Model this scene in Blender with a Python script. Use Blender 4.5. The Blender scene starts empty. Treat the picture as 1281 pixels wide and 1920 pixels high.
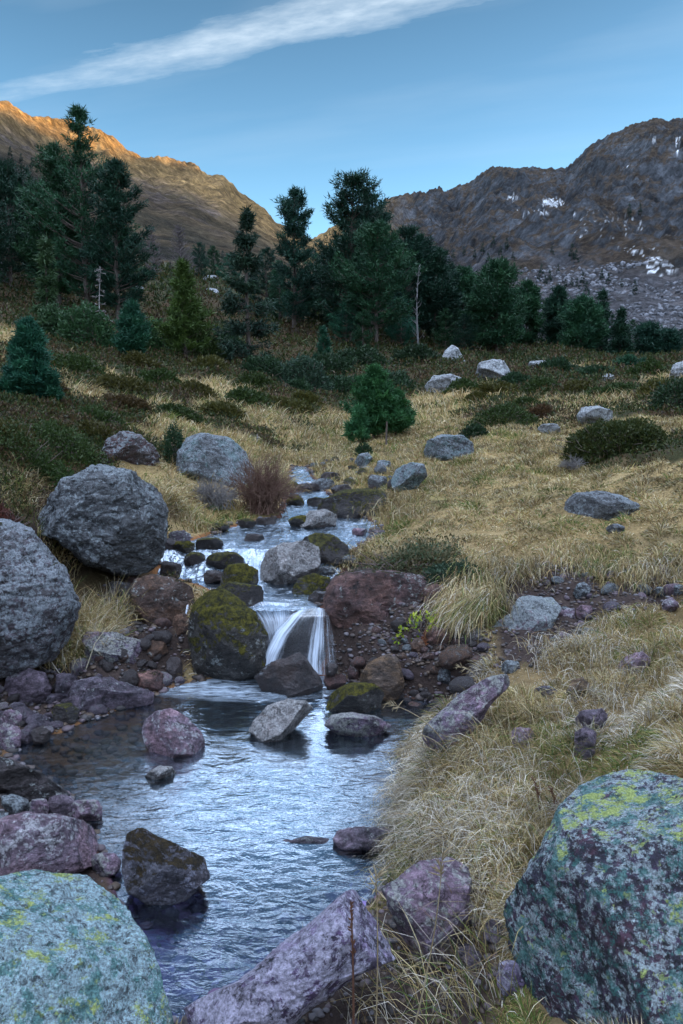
import bpy, bmesh, math, random
import numpy as np
from mathutils import Matrix, Vector
rnd = random.Random(7)
RNG = np.random.default_rng(11)
sc = bpy.context.scene
COL = sc.collection
R = math.radians

# ------------------------------------------------------------------ camera
F, CX, HZ, HC = 1500.0, 640.5, 760.0, 1.8        # focal length in photo pixels, eye height over the pool
PITCH = math.atan((960 - HZ) / F)
cam = bpy.data.cameras.new('camera'); camo = bpy.data.objects.new('camera', cam); COL.objects.link(camo)
sc.camera = camo
camo.location = (0, 0, HC); camo.rotation_euler = (R(90) - PITCH, 0, 0)
cam.sensor_fit = 'VERTICAL'; cam.sensor_height = 36; cam.lens = 18 / (960 / F)
cam.clip_start = 0.05; cam.clip_end = 12000

# ------------------------------------------------------------------ sky, sun, exposure
SUN_EL, SUN_AZ = 8.0, 80.0
world = bpy.data.worlds.new("World"); sc.world = world; world.use_nodes = True
def build_world():
    nt = world.node_tree; N = nt.nodes; L = nt.links
    bg = N['Background']; bg.inputs[1].default_value = 0.15
    sky = N.new('ShaderNodeTexSky'); sky.sky_type = 'NISHITA'; sky.sun_disc = False
    sky.sun_elevation = R(SUN_EL); sky.sun_rotation = R(SUN_AZ)
    sky.altitude = 2000; sky.air_density = 1.0; sky.dust_density = 0.8; sky.ozone_density = 2.0
    tc = N.new('ShaderNodeTexCoord')
    sep = N.new('ShaderNodeSeparateXYZ'); L.new(tc.outputs['Generated'], sep.inputs[0])
    def m(op, a, b=None, c=None, clamp=False):
        n = N.new('ShaderNodeMath'); n.operation = op; n.use_clamp = clamp
        for i, v in enumerate((a, b, c)):
            if v is None: continue
            if isinstance(v, (int, float)): n.inputs[i].default_value = v
            else: L.new(v, n.inputs[i])
        return n.outputs[0]
    zz = m('MAXIMUM', sep.outputs[2], 0.04)
    px = m('DIVIDE', sep.outputs[0], zz); py = m('DIVIDE', sep.outputs[1], zz)   # a flat layer of cloud high overhead
    comb = N.new('ShaderNodeCombineXYZ'); L.new(px, comb.inputs[0]); L.new(py, comb.inputs[1])
    mp = N.new('ShaderNodeMapping'); L.new(comb.outputs[0], mp.inputs[0])
    mp.inputs['Rotation'].default_value = (0, 0, R(22.5)); mp.inputs['Scale'].default_value = (1, 1, 1)
    s2 = N.new('ShaderNodeSeparateXYZ'); L.new(mp.outputs[0], s2.inputs[0])
    u, v = s2.outputs[0], s2.outputs[1]            # u along the streak, v across it
    n1 = N.new('ShaderNodeTexNoise'); n1.inputs['Scale'].default_value = 3.2; n1.inputs['Detail'].default_value = 8; n1.inputs['Roughness'].default_value = .62
    mp2 = N.new('ShaderNodeMapping'); mp2.inputs['Scale'].default_value = (.9, 2.6, 1); mp2.inputs['Rotation'].default_value = (0, 0, R(-6)); L.new(mp.outputs[0], mp2.inputs[0]); L.new(mp2.outputs[0], n1.inputs['Vector'])
    n2 = N.new('ShaderNodeTexNoise'); n2.inputs['Scale'].default_value = 9; n2.inputs['Detail'].default_value = 6; n2.inputs['Roughness'].default_value = .6
    mp3 = N.new('ShaderNodeMapping'); mp3.inputs['Scale'].default_value = (1.0, 1.9, 1); mp3.inputs['Rotation'].default_value = (0, 0, R(-14)); L.new(mp.outputs[0], mp3.inputs[0]); L.new(mp3.outputs[0], n2.inputs['Vector'])
    # centre line of the streak: v0 + bend
    u1 = m('ADD', u, 1.1)
    d = m('SUBTRACT', v, m('SUBTRACT', 2.055, m('MULTIPLY', u1, .082)))
    d = m('ADD', d, m('MULTIPLY', m('SUBTRACT', n1.outputs[0], .5), .22))
    wdt = m('ADD', .06, m('MULTIPLY', m('ADD', u, 2.1), .085)); wdt = m('MAXIMUM', wdt, .04); wdt = m('MINIMUM', wdt, .125)
    band = m('SUBTRACT', 1.0, m('DIVIDE', m('ABSOLUTE', d), wdt), clamp=True)
    band = m('POWER', band, .7)
    tex = m('ADD', m('MULTIPLY', m('SUBTRACT', n2.outputs[0], .5), 1.7), .85)
    along = m('DIVIDE', m('ADD', u, 2.6), 1.5, clamp=True)
    dens = m('MULTIPLY', m('MULTIPLY', band, tex), along, clamp=True)
    n3 = N.new('ShaderNodeTexNoise'); n3.inputs['Scale'].default_value = .9; n3.inputs['Detail'].default_value = 5
    L.new(mp2.outputs[0], n3.inputs['Vector'])
    veil = m('MULTIPLY', m('SUBTRACT', n3.outputs[0], .47, clamp=True), .9)
    veil = m('MULTIPLY', veil, m('DIVIDE', m('SUBTRACT', sep.outputs[2], .12, clamp=True), .3, clamp=True), clamp=True)
    dens = m('MAXIMUM', m('MULTIPLY', dens, .56), m('MULTIPLY', veil, .45))
    # bright cloud out of view, overhead and behind the camera, added as fill light
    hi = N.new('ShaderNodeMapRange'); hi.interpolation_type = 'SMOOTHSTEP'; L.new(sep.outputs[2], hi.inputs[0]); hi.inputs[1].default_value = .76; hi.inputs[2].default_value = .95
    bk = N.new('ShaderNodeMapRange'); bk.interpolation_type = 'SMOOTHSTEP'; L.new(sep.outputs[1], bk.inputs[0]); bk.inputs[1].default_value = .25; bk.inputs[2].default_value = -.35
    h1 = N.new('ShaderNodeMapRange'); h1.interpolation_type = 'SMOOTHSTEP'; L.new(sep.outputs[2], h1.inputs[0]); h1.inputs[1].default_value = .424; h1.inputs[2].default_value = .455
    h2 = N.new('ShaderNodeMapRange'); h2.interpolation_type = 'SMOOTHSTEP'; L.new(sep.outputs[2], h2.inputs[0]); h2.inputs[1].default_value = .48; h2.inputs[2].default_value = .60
    hb = m('MULTIPLY', m('MULTIPLY', h1.outputs[0], m('SUBTRACT', 1.0, h2.outputs[0])), .52)  # added cloud band above the view, there to brighten the pool's reflection
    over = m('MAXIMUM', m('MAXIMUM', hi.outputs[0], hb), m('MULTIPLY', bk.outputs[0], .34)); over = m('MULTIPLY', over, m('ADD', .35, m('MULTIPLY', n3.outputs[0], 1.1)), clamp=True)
    hs = N.new('ShaderNodeHueSaturation'); hs.inputs['Saturation'].default_value = 1.06; hs.inputs['Hue'].default_value = .489; hs.inputs['Value'].default_value = .97
    L.new(sky.outputs[0], hs.inputs['Color'])
    gr = N.new('ShaderNodeMapRange'); L.new(sep.outputs[2], gr.inputs[0]); gr.inputs[1].default_value = .12; gr.inputs[2].default_value = .46; gr.inputs[3].default_value = 1.22; gr.inputs[4].default_value = .60; L.new(gr.outputs[0], hs.inputs['Value'])
    mx = N.new('ShaderNodeMix'); mx.data_type = 'RGBA'
    L.new(dens, mx.inputs[0]); L.new(hs.outputs[0], mx.inputs[6]); mx.inputs[7].default_value = (2.6, 3.0, 3.35, 1)
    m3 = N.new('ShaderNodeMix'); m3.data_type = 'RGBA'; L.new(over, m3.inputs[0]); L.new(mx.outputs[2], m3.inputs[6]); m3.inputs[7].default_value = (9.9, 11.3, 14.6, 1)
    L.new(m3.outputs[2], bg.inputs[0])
build_world()
sun = bpy.data.lights.new('sun', 'SUN'); suno = bpy.data.objects.new('sun', sun); COL.objects.link(suno)
sun.energy = 5.0; sun.angle = R(.5); sun.color = (1, .56, .11)
sd = Vector((math.sin(R(SUN_AZ)) * math.cos(R(SUN_EL)), math.cos(R(SUN_AZ)) * math.cos(R(SUN_EL)), math.sin(R(SUN_EL))))
suno.rotation_euler = sd.to_track_quat('Z', 'Y').to_euler()
sc.view_settings.view_transform = 'Standard'; sc.view_settings.look = 'None'
sc.view_settings.exposure = 1.36; sc.view_settings.gamma = 1
sc.render.engine = 'CYCLES'
sc.cycles.max_bounces = 7; sc.cycles.diffuse_bounces = 2; sc.cycles.glossy_bounces = 3; sc.cycles.transparent_max_bounces = 12; sc.cycles.transmission_bounces = 3
sc.cycles.caustics_reflective = False; sc.cycles.caustics_refractive = False
sc.cycles.use_denoising = True
sc.render.hair_type = 'STRAND'

# ------------------------------------------------------------------ noise
_p = np.random.default_rng(3).permutation(512); PERM = np.concatenate([_p, _p, _p])
_g = np.random.default_rng(5).normal(size=(512, 3)); GR3 = _g / np.linalg.norm(_g, axis=1)[:, None]
_a = np.random.default_rng(6).uniform(0, 2 * math.pi, 512); GR2 = np.stack([np.cos(_a), np.sin(_a)], 1)
def p2(x, y):
    xi = np.floor(x).astype(np.int64); yi = np.floor(y).astype(np.int64); fx = x - xi; fy = y - yi
    u = fx * fx * fx * (fx * (fx * 6 - 15) + 10); v = fy * fy * fy * (fy * (fy * 6 - 15) + 10)
    def g(ix, iy):
        h = GR2[PERM[(PERM[(xi + ix) & 511] + yi + iy) & 511]]
        return h[..., 0] * (fx - ix) + h[..., 1] * (fy - iy)
    return ((g(0, 0) * (1 - u) + g(1, 0) * u) * (1 - v) + (g(0, 1) * (1 - u) + g(1, 1) * u) * v) * 1.5
def f2(x, y, o=4, lac=2.03, gain=.5, ridged=False):
    s = 0; a = 1; t = 0
    for k in range(o):
        n = p2(x + 13.7 * k, y - 7.1 * k)
        if ridged: n = 1 - 2 * np.abs(n)
        s = s + a * n; t += a; a *= gain; x = x * lac; y = y * lac
    return s / t
def p3(P):
    I = np.floor(P).astype(np.int64); f = P - I
    w = f * f * f * (f * (f * 6 - 15) + 10); s = 0
    for dx in (0, 1):
        for dy in (0, 1):
            for dz in (0, 1):
                h = GR3[PERM[(PERM[(PERM[(I[:, 0] + dx) & 511] + I[:, 1] + dy) & 511] + I[:, 2] + dz) & 511]]
                d = h[:, 0] * (f[:, 0] - dx) + h[:, 1] * (f[:, 1] - dy) + h[:, 2] * (f[:, 2] - dz)
                s = s + d * (w[:, 0] if dx else 1 - w[:, 0]) * (w[:, 1] if dy else 1 - w[:, 1]) * (w[:, 2] if dz else 1 - w[:, 2])
    return s * 1.5
def f3(P, o=4, gain=.5, ridged=False):
    s = 0; a = 1; t = 0
    for k in range(o):
        n = p3(P + 5.3 * k)
        if ridged: n = 1 - 2 * np.abs(n)
        s = s + a * n; t += a; a *= gain; P = P * 2.03
    return s / t
def cells(x, y):      # distance to the nearest of one random point per unit cell (rounded mounds)
    xi = np.floor(x).astype(np.int64); yi = np.floor(y).astype(np.int64); best = np.full(x.shape, 9.)
    for dx in (-1, 0, 1):
        for dy in (-1, 0, 1):
            h = PERM[(PERM[(xi + dx) & 511] + yi + dy) & 511]; h2 = PERM[h + 101]
            cx = xi + dx + .15 + .7 * h / 512; cy = yi + dy + .15 + .7 * h2 / 512
            best = np.minimum(best, (x - cx) ** 2 + (y - cy) ** 2)
    return np.sqrt(best)
def sstep(a, b, x):
    t = np.clip((x - a) / (b - a), 0, 1); return t * t * (3 - 2 * t)

# ------------------------------------------------------------------ measuring the place
def ray(px, py):
    u = (px - CX) / F; v = (960 - py) / F
    return np.array([u, math.cos(PITCH) + v * math.sin(PITCH), -math.sin(PITCH) + v * math.cos(PITCH)])
def PY(px, py, Y):
    d = ray(px, py); return np.array([0, 0, HC]) + d * (Y / d[1])
def PZ(px, py, z):
    d = ray(px, py); return np.array([0, 0, HC]) + d * ((z - HC) / d[2])

# control points: photo pixel + how far off it is (m)
CP = [(-300,1500,2.9),(0,1520,3.15),(60,1500,3.3),(-200,1250,4.4),(0,1310,4.6),(80,1330,4.65),(200,1150,5.75),(150,1250,5.0),(280,1080,6.0),(240,1200,5.2),
 (0,1260,4.75),(-100,1000,4.9),(0,900,6.0),(60,860,7.0),(100,820,9.0),(0,800,8.0),(-200,800,7),(200,780,13),(300,900,8.0),(330,960,7.3),(250,850,9.5),
 (400,850,11.5),(380,940,8.2),(470,860,12.4),(400,780,18),(300,740,22),(100,740,15),(0,700,17),(-300,700,12),(500,790,18),(520,740,26),
 (620,1030,6.6),(700,1025,6.3),(780,1040,6.0),(860,1060,5.8),(800,985,7.0),(900,1000,6.6),(1000,1000,6.3),(1200,1000,6.0),(1100,900,8.5),(800,900,10.0),(740,960,8.0),(720,920,9.4),
 (1281,900,7.6),(1500,900,6.5),(1000,800,14),(800,800,16),(1200,800,12),(700,860,13.5),(640,830,16),(600,850,14),(640,800,22),(1000,750,24),(800,750,28),(600,750,30),(1200,750,20),(1450,750,15),
 (1200,700,34),(900,700,38),(600,700,38),(300,690,32),(100,690,24),(1281,700,34),(1500,690,28),
 (700,650,55),(850,660,60),(1000,665,68),(1200,675,72),(1400,670,66),(550,620,58),(400,620,55),(250,640,44),(100,620,42),(0,610,40),(-300,600,36),
 (400,560,72),(200,550,62),(100,530,62),(0,500,66),(-300,480,60),(550,580,90),(400,525,92),(200,510,90),(0,460,95),
 (0,440,150),(300,490,150),(450,512,150),(600,545,150),(800,600,150),(1000,638,150),(1281,672,150),(1600,650,150),(-400,400,150),
 # right bank, the gully with stones, the near grass
 (1100,1060,5.7),(1000,1075,5.75),(920,1085,5.7),(1200,1060,5.5),(1281,1050,5.4),(1080,1150,5.1),(980,1200,4.75),(900,1200,4.9),(840,1190,5.05),(780,1210,5.05),(720,1240,5.0),(840,1250,4.85),(900,1250,4.65),
 (1150,1120,5.15),(1250,1110,5.05),(1150,1180,4.7),(1281,1180,4.5),(1050,1270,4.2),(1200,1300,3.8),(1281,1280,3.8),(950,1290,4.15),(900,1330,3.85),(1000,1400,3.3),(1150,1400,3.05),(850,1400,3.5),(820,1450,3.3),
 (1000,1500,2.75),(900,1500,2.95),(830,1520,3.05),(800,1580,2.85),(900,1600,2.55),(950,1640,2.55),(850,1700,2.6),(870,1780,2.36),(760,1800,2.38),(900,1900,2.08),(600,1920,2.13),(1100,1800,2.12),(1400,1500,2.4),(1400,1250,3.3),(1100,1920,1.9),
 (100,1750,2.4),(0,1700,2.7),(-200,1700,2.4),(200,1920,2.05),(400,1990,1.95)]
cps = [PY(*c) for c in CP]
for x, y, z in [(-2,-1,.5),(0,-1.5,.4),(2,-1,.8),(0,.3,.3),(-1,.8,.35),(1,.8,.5),(-8,0,2.6),(8,0,2.2),(0,-15,1.5),(-40,0,14),(40,0,10),(0,-60,6),(-120,0,50),(120,0,50),(0,-150,25),(-60,-90,25),(60,-90,25),(-90,60,35),(95,60,22)]:
    cps.append(np.array([x, y, z], float))
cps = np.array(cps)
def warp(X, Y):
    az = np.arctan2(X, Y); r = np.maximum(np.hypot(X, Y), .3); lr = np.log(r)
    s = 1 + 0 * r
    return np.stack([lr * 1.0, np.sin(az) * 2.2, np.cos(az) * 2.2], -1)
W0 = warp(cps[:, 0], cps[:, 1]); D0 = np.linalg.norm(W0[:, None] - W0[None], axis=2)
rc = np.hypot(cps[:, 0], cps[:, 1])
A = np.zeros((len(cps) + 1,) * 2); A[:-1, :-1] = -D0 + np.eye(len(cps)) * .02; A[-1, :-1] = 1; A[:-1, -1] = 1
wts = np.linalg.solve(A, np.append((cps[:, 2]) / (1 + .12 * rc), 0))
def base_z(X, Y):
    w = warp(X, Y); out = np.empty(len(X))
    for i in range(0, len(X), 20000):
        d = np.linalg.norm(w[i:i + 20000, None] - W0[None], axis=2)
        d = np.sqrt(d * d + .0006)
        out[i:i + 20000] = -d @ wts[:-1] + wts[-1]
    return out * (1 + .12 * np.hypot(X, Y))

def in_poly(X, Y, P):
    ins = np.zeros(len(X), bool); n = len(P)
    for i in range(n):
        x0, y0 = P[i]; x1, y1 = P[(i + 1) % n]
        if y0 == y1: continue
        c = ((y0 > Y) != (y1 > Y)) & (X < (x1 - x0) * (Y - y0) / (y1 - y0) + x0); ins ^= c
    return ins
def sdf(X, Y, P):        # positive inside
    d = np.full(len(X), 1e9); n = len(P)
    for i in range(n):
        a = P[i]; b = P[(i + 1) % n]; ab = b - a
        t = np.clip(((X - a[0]) * ab[0] + (Y - a[1]) * ab[1]) / max(ab @ ab, 1e-9), 0, 1)
        d = np.minimum(d, np.hypot(X - a[0] - t * ab[0], Y - a[1] - t * ab[1]))
    return np.where(in_poly(X, Y, P), d, -d)
POOL = np.array([PZ(x, y, 0)[:2] for x, y in [(300,1905),(230,1850),(215,1700),(195,1640),(150,1560),(110,1500),(40,1450),(5,1420),(10,1385),(110,1372),(165,1345),(240,1322),(300,1292),(360,1275),(480,1258),(640,1268),(720,1300),(860,1318),(850,1345),(800,1390),(775,1440),(760,1500),(752,1590),(750,1640),(700,1700),(560,1790),(440,1860),(330,1960)]])
SL = [(480,1190,.36),(470,1150,.40),(395,1112,.42),(340,1085,.45),(285,1062,.55),(280,1040,.6),(330,1018,.62),(430,987,.64),(520,965,.68),(530,935,.74),(540,910,.8),(535,890,.86),(545,872,.9)]
SR = [(625,1190,.36),(618,1150,.40),(612,1120,.42),(605,1085,.5),(640,1045,.6),(700,1010,.63),(718,988,.65),(700,970,.68),(650,950,.72),(625,925,.77),(605,905,.82),(590,890,.87),(580,872,.9)]
STREAM = np.array([PZ(*q)[:2] for q in SL + SR[::-1]])
LY = np.array([5.20, 5.32, 5.42, 6.25, 6.45, 6.62, 7.6, 8.1, 8.9, 9.05, 10.2, 10.35, 12.6]); LZ = np.array([.36, .39, .405, .43, .51, .60, .645, .665, .70, .735, .775, .82, .90])
def stream_level(Y): return np.interp(Y, LY, LZ)
def pool_level(X, Y):
    yl = 3.10 + .35 * (X - .0) * 0 + .1 * np.sin(X * 3)
    return -.020 * sstep(yl + .2, yl - .45, Y) * sstep(-.75, -.35, X)

def poly_on(pts, Y=None): return pts

def ground_z(X, Y, detail=True):
    r = np.hypot(X, Y); z = base_z(X, Y)
    if detail:
        sg = sdf(X, Y, POOL); ss = sdf(X, Y, STREAM)
        near = np.minimum(sstep(.02, .35, -sg), sstep(.02, .35, -ss))
        far = sstep(10, 25, r)
        wx = X + .25 * p2(X * 1.5, Y * 1.5 + 9); wy = Y + .25 * p2(X * 1.5 + 30, Y * 1.5)
        c1 = cells(wx / .34, wy / .34)
        z = z + near * (1 - sstep(5, 14, r)) * (.11 * (.55 - c1))
        c2 = cells(wx / 1.15 + 3, wy / .95)
        amp = .06 + .13 * sstep(5, 9, r) + .12 * sstep(14, 30, r)
        z = z + near * amp * (.55 - c2)
        z = z + near * far * (.9 * f2(X / 9, Y / 9, 3) + .35 * (.6 - cells(X / 3.1, Y / 2.6))) * (.35 + .65 * sstep(25, 60, r))
        z = z + near * sstep(1.5, 4, r) * .05 * f2(X / .8, Y / .8, 3)
        z = z + near * .012 * f2(X / .12, Y / .12, 2) * (1 - sstep(4, 9, r))
        st = sstep(0.0, .30 + .25 * sstep(6, 9, r), -ss); lv = stream_level(Y) + .015
        zs = lv * (1 - st) + z * st
        inst = sstep(-.0, .22, ss); zs = zs - .11 * inst * (1 + .8 * p2(X * 5, Y * 5)) - .0
        z = np.where(ss > -.8, zs, z)
        sh = .10 + .22 * sstep(.35, -.5, X)               # steep grass edge on the right, gentle shingle on the left
        sp = sstep(0, 1, -sg / sh)
        zp = (.012) * (1 - sp) + z * sp
        dep = .26 * sstep(0, .55, sg) * (1 - .55 * sstep(-.9, -1.7, X)) + .03 * sstep(0, .08, sg)
        zp = zp - dep - .045 * sstep(3.2, 2.9, Y) * sstep(0, .1, sg)
        z = np.where((sg > -.4) & (Y < 5.6), zp, z)
    return z

# ridge line of the mountains: photo pixel x, y and distance
RG = [(-900,60,700),(-500,40,640),(-200,120,660),(0,210,700),(60,240,720),(110,252,740),(200,287,760),(290,324,800),(350,335,800),(420,362,800),(470,400,815),(520,440,860),(560,472,1080),(592,484,1300),(620,466,1400),(650,452,1300),(700,420,1150),
 (720,409,1100),(780,388,1060),(860,362,1020),(885,358,1010),(920,330,1000),(1000,328,1000),(1060,330,1010),(1074,318,990),(1100,290,970),(1150,268,960),(1190,250,960),(1225,238,960),(1281,243,980),(1400,170,1050),(1600,220,1150),(1900,380,1300)]
_d = [ray(x, y) for x, y, _ in RG]
RAZ = np.array([math.atan2(d[0], d[1]) for d in _d]); REL = np.array([d[2] / math.hypot(d[0], d[1]) for d in _d]); RD = np.array([q[2] for q in RG], float)
RAZ = np.concatenate([[-math.pi, -2.2, -1.3], RAZ, [.80, 1.0, 1.2, 1.5, 2.0, math.pi]])
REL = np.concatenate([[.12, .18, .34], REL, [.19, .1995, .1995, .18, .15, .12]])
RD = np.concatenate([[900, 800, 700], RD, [1700, 2400, 2400, 2000, 1200, 900]])
R0 = 150.0
def mount_z(X, Y, detail=True):
    az = np.arctan2(X, Y); r = np.hypot(X, Y)
    el = np.interp(az, RAZ, REL); rd = np.interp(az, RAZ, RD)
    b = MB0(az); e0 = (b - HC) / R0
    t = np.clip(np.log(r / R0) / np.log(rd / R0), 0, 1)
    right = sstep(.03, .12, az)
    shape = t ** (.95 - .0 * right)
    shape = shape * (1 - .28 * right * np.sin(math.pi * t) * 1.0)          # scree apron below, cliffs above
    e = e0 + (el - e0) * shape
    z = HC + r * e
    if detail:
        S = r * az
        g = f2(S / 150 + 4, r / 330, 6, gain=.55, ridged=True)
        g2 = f2(X / 60, Y / 90, 5, gain=.6)
        k = np.sin(math.pi * np.clip(t, 0, 1) * .86) ** .7
        edge = 1 - .72 * sstep(.86, 1.0, t)
        rough = .35 + .65 * np.where(az > .05, sstep(.25, .6, t), .25 + .42 * sstep(.74, .88, t))
        z = z + r * k * edge * rough * (.066 * g + .026 * g2)
        z = z + r * .0045 * f2(S / 14, r / 14, 4, gain=.65, ridged=True) * sstep(0, .2, t) * (.6 + .8 * right)
    z = z - np.maximum(r - rd, 0) * .45
    return z
_azs = np.linspace(-math.pi, math.pi, 721)
_bz = base_z(np.sin(_azs) * R0, np.cos(_azs) * R0); _bz = np.convolve(np.r_[_bz[-9:-1], _bz, _bz[1:9]], np.ones(9) / 9, 'same')[8:-8]
def MB0(az): return np.interp(az, _azs, _bz)

def polar(azs, lrs, zf):
    AZ, LR = np.meshgrid(azs, lrs); r = np.exp(LR); X = np.sin(AZ) * r; Y = np.cos(AZ) * r
    return X, Y, zf(X.ravel(), Y.ravel()).reshape(X.shape)
azf = np.r_[np.linspace(-math.pi, -.62, 60)[:-1], np.linspace(-.62, .62, 520), np.linspace(.62, math.pi, 60)[1:]]
lrf = np.r_[np.linspace(math.log(.35), math.log(1.25), 14)[:-1], np.linspace(math.log(1.25), math.log(14), 470), np.linspace(math.log(14), math.log(165), 330)[1:]]
def ground_full(X, Y):
    z = ground_z(X, Y); r = np.hypot(X, Y)
    k = sstep(105, 150, r); m_ = r > 100
    if m_.any(): z[m_] = z[m_] * (1 - k[m_]) + k[m_] * (MB0(np.arctan2(X[m_], Y[m_])) * r[m_] / R0)
    return z
GX, GY, GZ = polar(azf, lrf, ground_full)
azm = np.r_[np.linspace(-math.pi, -.55, 110)[:-1], np.linspace(-.55, .60, 760), np.linspace(.60, math.pi, 120)[1:]]
lrm = np.r_[np.linspace(math.log(150), math.log(1500), 520), np.linspace(math.log(1500), math.log(2600), 12)[1:]]
MX, MY, MZ = polar(azm, lrm, mount_z)
def bil(azs, lrs, Z, X, Y):
    az = np.arctan2(X, Y); lr = np.log(np.maximum(np.hypot(X, Y), .36))
    i = np.interp(az, azs, np.arange(len(azs))); j = np.interp(lr, lrs, np.arange(len(lrs)))
    i0 = np.minimum(i.astype(int), len(azs) - 2); j0 = np.minimum(j.astype(int), len(lrs) - 2); a = i - i0; b = j - j0
    return (Z[j0, i0] * (1 - a) + Z[j0, i0 + 1] * a) * (1 - b) + (Z[j0 + 1, i0] * (1 - a) + Z[j0 + 1, i0 + 1] * a) * b
def H(X, Y):
    X = np.atleast_1d(np.asarray(X, float)); Y = np.atleast_1d(np.asarray(Y, float)); r = np.hypot(X, Y)
    return np.where(r < 158, bil(azf, lrf, GZ, X, Y), bil(azm, lrm, MZ, X, Y))
_T = np.exp(np.linspace(math.log(1.1), math.log(1500), 5000))
def hit(px, py):
    """first point of the ground along a line of sight"""
    d = ray(px, py); P = np.array([0, 0, HC]) + _T[:, None] * d
    below = P[:, 2] <= H(P[:, 0], P[:, 1])
    k = int(np.argmax(below)) if below.any() else len(_T) - 1
    return P[k]
def hit_w(px, py):
    """the same, stopping at the water surface"""
    d = ray(px, py); P = np.array([0, 0, HC]) + _T[:2200, None] * d; x, y = P[:, 0], P[:, 1]
    w = np.where((sdf(x, y, POOL) > -.05) & (y < 5.4), 0.0, -9.); w = np.where(sdf(x, y, STREAM) > -.02, stream_level(y), w)
    below = P[:, 2] <= np.maximum(H(x, y), w)
    return P[int(np.argmax(below))] if below.any() else hit(px, py)
def HN(X, Y):
    e = .03 + .004 * np.hypot(X, Y)
    dx = (H(X + e, Y) - H(X - e, Y)) / (2 * e); dy = (H(X, Y + e) - H(X, Y - e)) / (2 * e)
    n = np.stack([-dx, -dy, np.ones_like(dx)], -1); return n / np.linalg.norm(n, axis=1)[:, None]
def region(pts): return np.array([hit(x, y)[:2] for x, y in pts])

# ------------------------------------------------------------------ mesh helpers
def mesh_np(name, V, Fc, k, mat=None, smooth=False, col=None, mats=None):
    """V (n,3), Fc (m,k) -> mesh"""
    me = bpy.data.meshes.new(name); n = len(V); m_ = len(Fc)
    me.vertices.add(n); me.vertices.foreach_set('co', np.ascontiguousarray(V, np.float32).ravel())
    me.loops.add(m_ * k); me.loops.foreach_set('vertex_index', np.ascontiguousarray(Fc, np.int32).ravel())
    me.polygons.add(m_); me.polygons.foreach_set('loop_start', np.arange(0, m_ * k, k, dtype=np.int32))
    me.polygons.foreach_set('loop_total', np.full(m_, k, np.int32))
    me.polygons.foreach_set('use_smooth', np.full(m_, smooth, bool))
    me.update(calc_edges=True)
    if col is not None:
        at = me.color_attributes.new('Col', 'FLOAT_COLOR', 'POINT')
        c = np.ones((n, 4), np.float32); c[:, :col.shape[1]] = col; at.data.foreach_set('color', c.ravel())
    if mat: me.materials.append(mat)
    return me
def link(name, me, parent=None, loc=None, rot=None, label=None, cat=None, group=None, kind=None):
    o = bpy.data.objects.new(name, me); COL.objects.link(o)
    if parent: o.parent = parent
    if loc is not None: o.location = loc
    if rot is not None: o.rotation_euler = rot
    if label: o['label'] = label
    if cat: o['category'] = cat
    if group: o['group'] = group
    if kind: o['kind'] = kind
    return o
def gridfaces(ny, nx):
    i = np.arange(nx - 1)[None] + np.arange(ny - 1)[:, None] * nx
    return np.stack([i, i + 1, i + 1 + nx, i + nx], -1).reshape(-1, 4)

# ------------------------------------------------------------------ materials
class NT:
    def __init__(s, name):
        s.mat = bpy.data.materials.new(name); s.mat.use_nodes = True; s.t = s.mat.node_tree; s.N = s.t.nodes; s.L = s.t.links
        s.b = s.N['Principled BSDF']; s.out = s.N['Material Output']
    def put(s, inp, v):
        if v is None: return
        if isinstance(v, (int, float)): inp.default_value = v
        elif isinstance(v, tuple): inp.default_value = v if len(v) != 3 or inp.type == 'VECTOR' else (*v, 1)
        else: s.L.new(v, inp)
    def n(s, ty, **k):
        n = s.N.new('ShaderNode' + ty)
        for a, v in k.items(): setattr(n, a, v)
        return n
    def m(s, op, a, b=None, clamp=False):
        n = s.n('Math', operation=op, use_clamp=clamp); s.put(n.inputs[0], a); s.put(n.inputs[1], b); return n.outputs[0]
    def mix(s, f, a, b, mode='MIX'):
        n = s.n('Mix', data_type='RGBA', blend_type=mode); s.put(n.inputs[0], f); s.put(n.inputs[6], a); s.put(n.inputs[7], b); return n.outputs[2]
    def noise(s, vec, sc_, det=4, rough=.55, dist=0, out=0):
        n = s.n('TexNoise'); s.put(n.inputs['Vector'], vec); n.inputs['Scale'].default_value = sc_; n.inputs['Detail'].default_value = det; n.inputs['Roughness'].default_value = rough; n.inputs['Distortion'].default_value = dist; return n.outputs[out]
    def vor(s, vec, sc_, feat='F1', out='Distance', rand=1):
        n = s.n('TexVoronoi', feature=feat); s.put(n.inputs['Vector'], vec); n.inputs['Scale'].default_value = sc_; n.inputs['Randomness'].default_value = rand; return n.outputs[out]
    def ramp(s, f, stops):
        n = s.n('ValToRGB'); s.put(n.inputs[0], f); e = n.color_ramp.elements
        while len(e) < len(stops): e.new(.5)
        for el, (p, c) in zip(e, stops): el.position = p; el.color = (*c, 1) if isinstance(c, tuple) else (c, c, c, 1)
        return n.outputs[0]
    def map(s, vec, sc_=(1, 1, 1), rot=(0, 0, 0)):
        n = s.n('Mapping'); s.put(n.inputs[0], vec); n.inputs['Scale'].default_value = sc_; n.inputs['Rotation'].default_value = rot; return n.outputs[0]
    def bump(s, h, st, dist, nrm=None):
        n = s.n('Bump'); s.put(n.inputs['Height'], h); n.inputs['Strength'].default_value = st; n.inputs['Distance'].default_value = dist; s.put(n.inputs['Normal'], nrm); return n.outputs[0]
    def step(s, v, a, b):
        n = s.n('MapRange', interpolation_type='SMOOTHSTEP'); s.put(n.inputs[0], v); n.inputs[1].default_value = a; n.inputs[2].default_value = b; return n.outputs[0]

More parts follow.
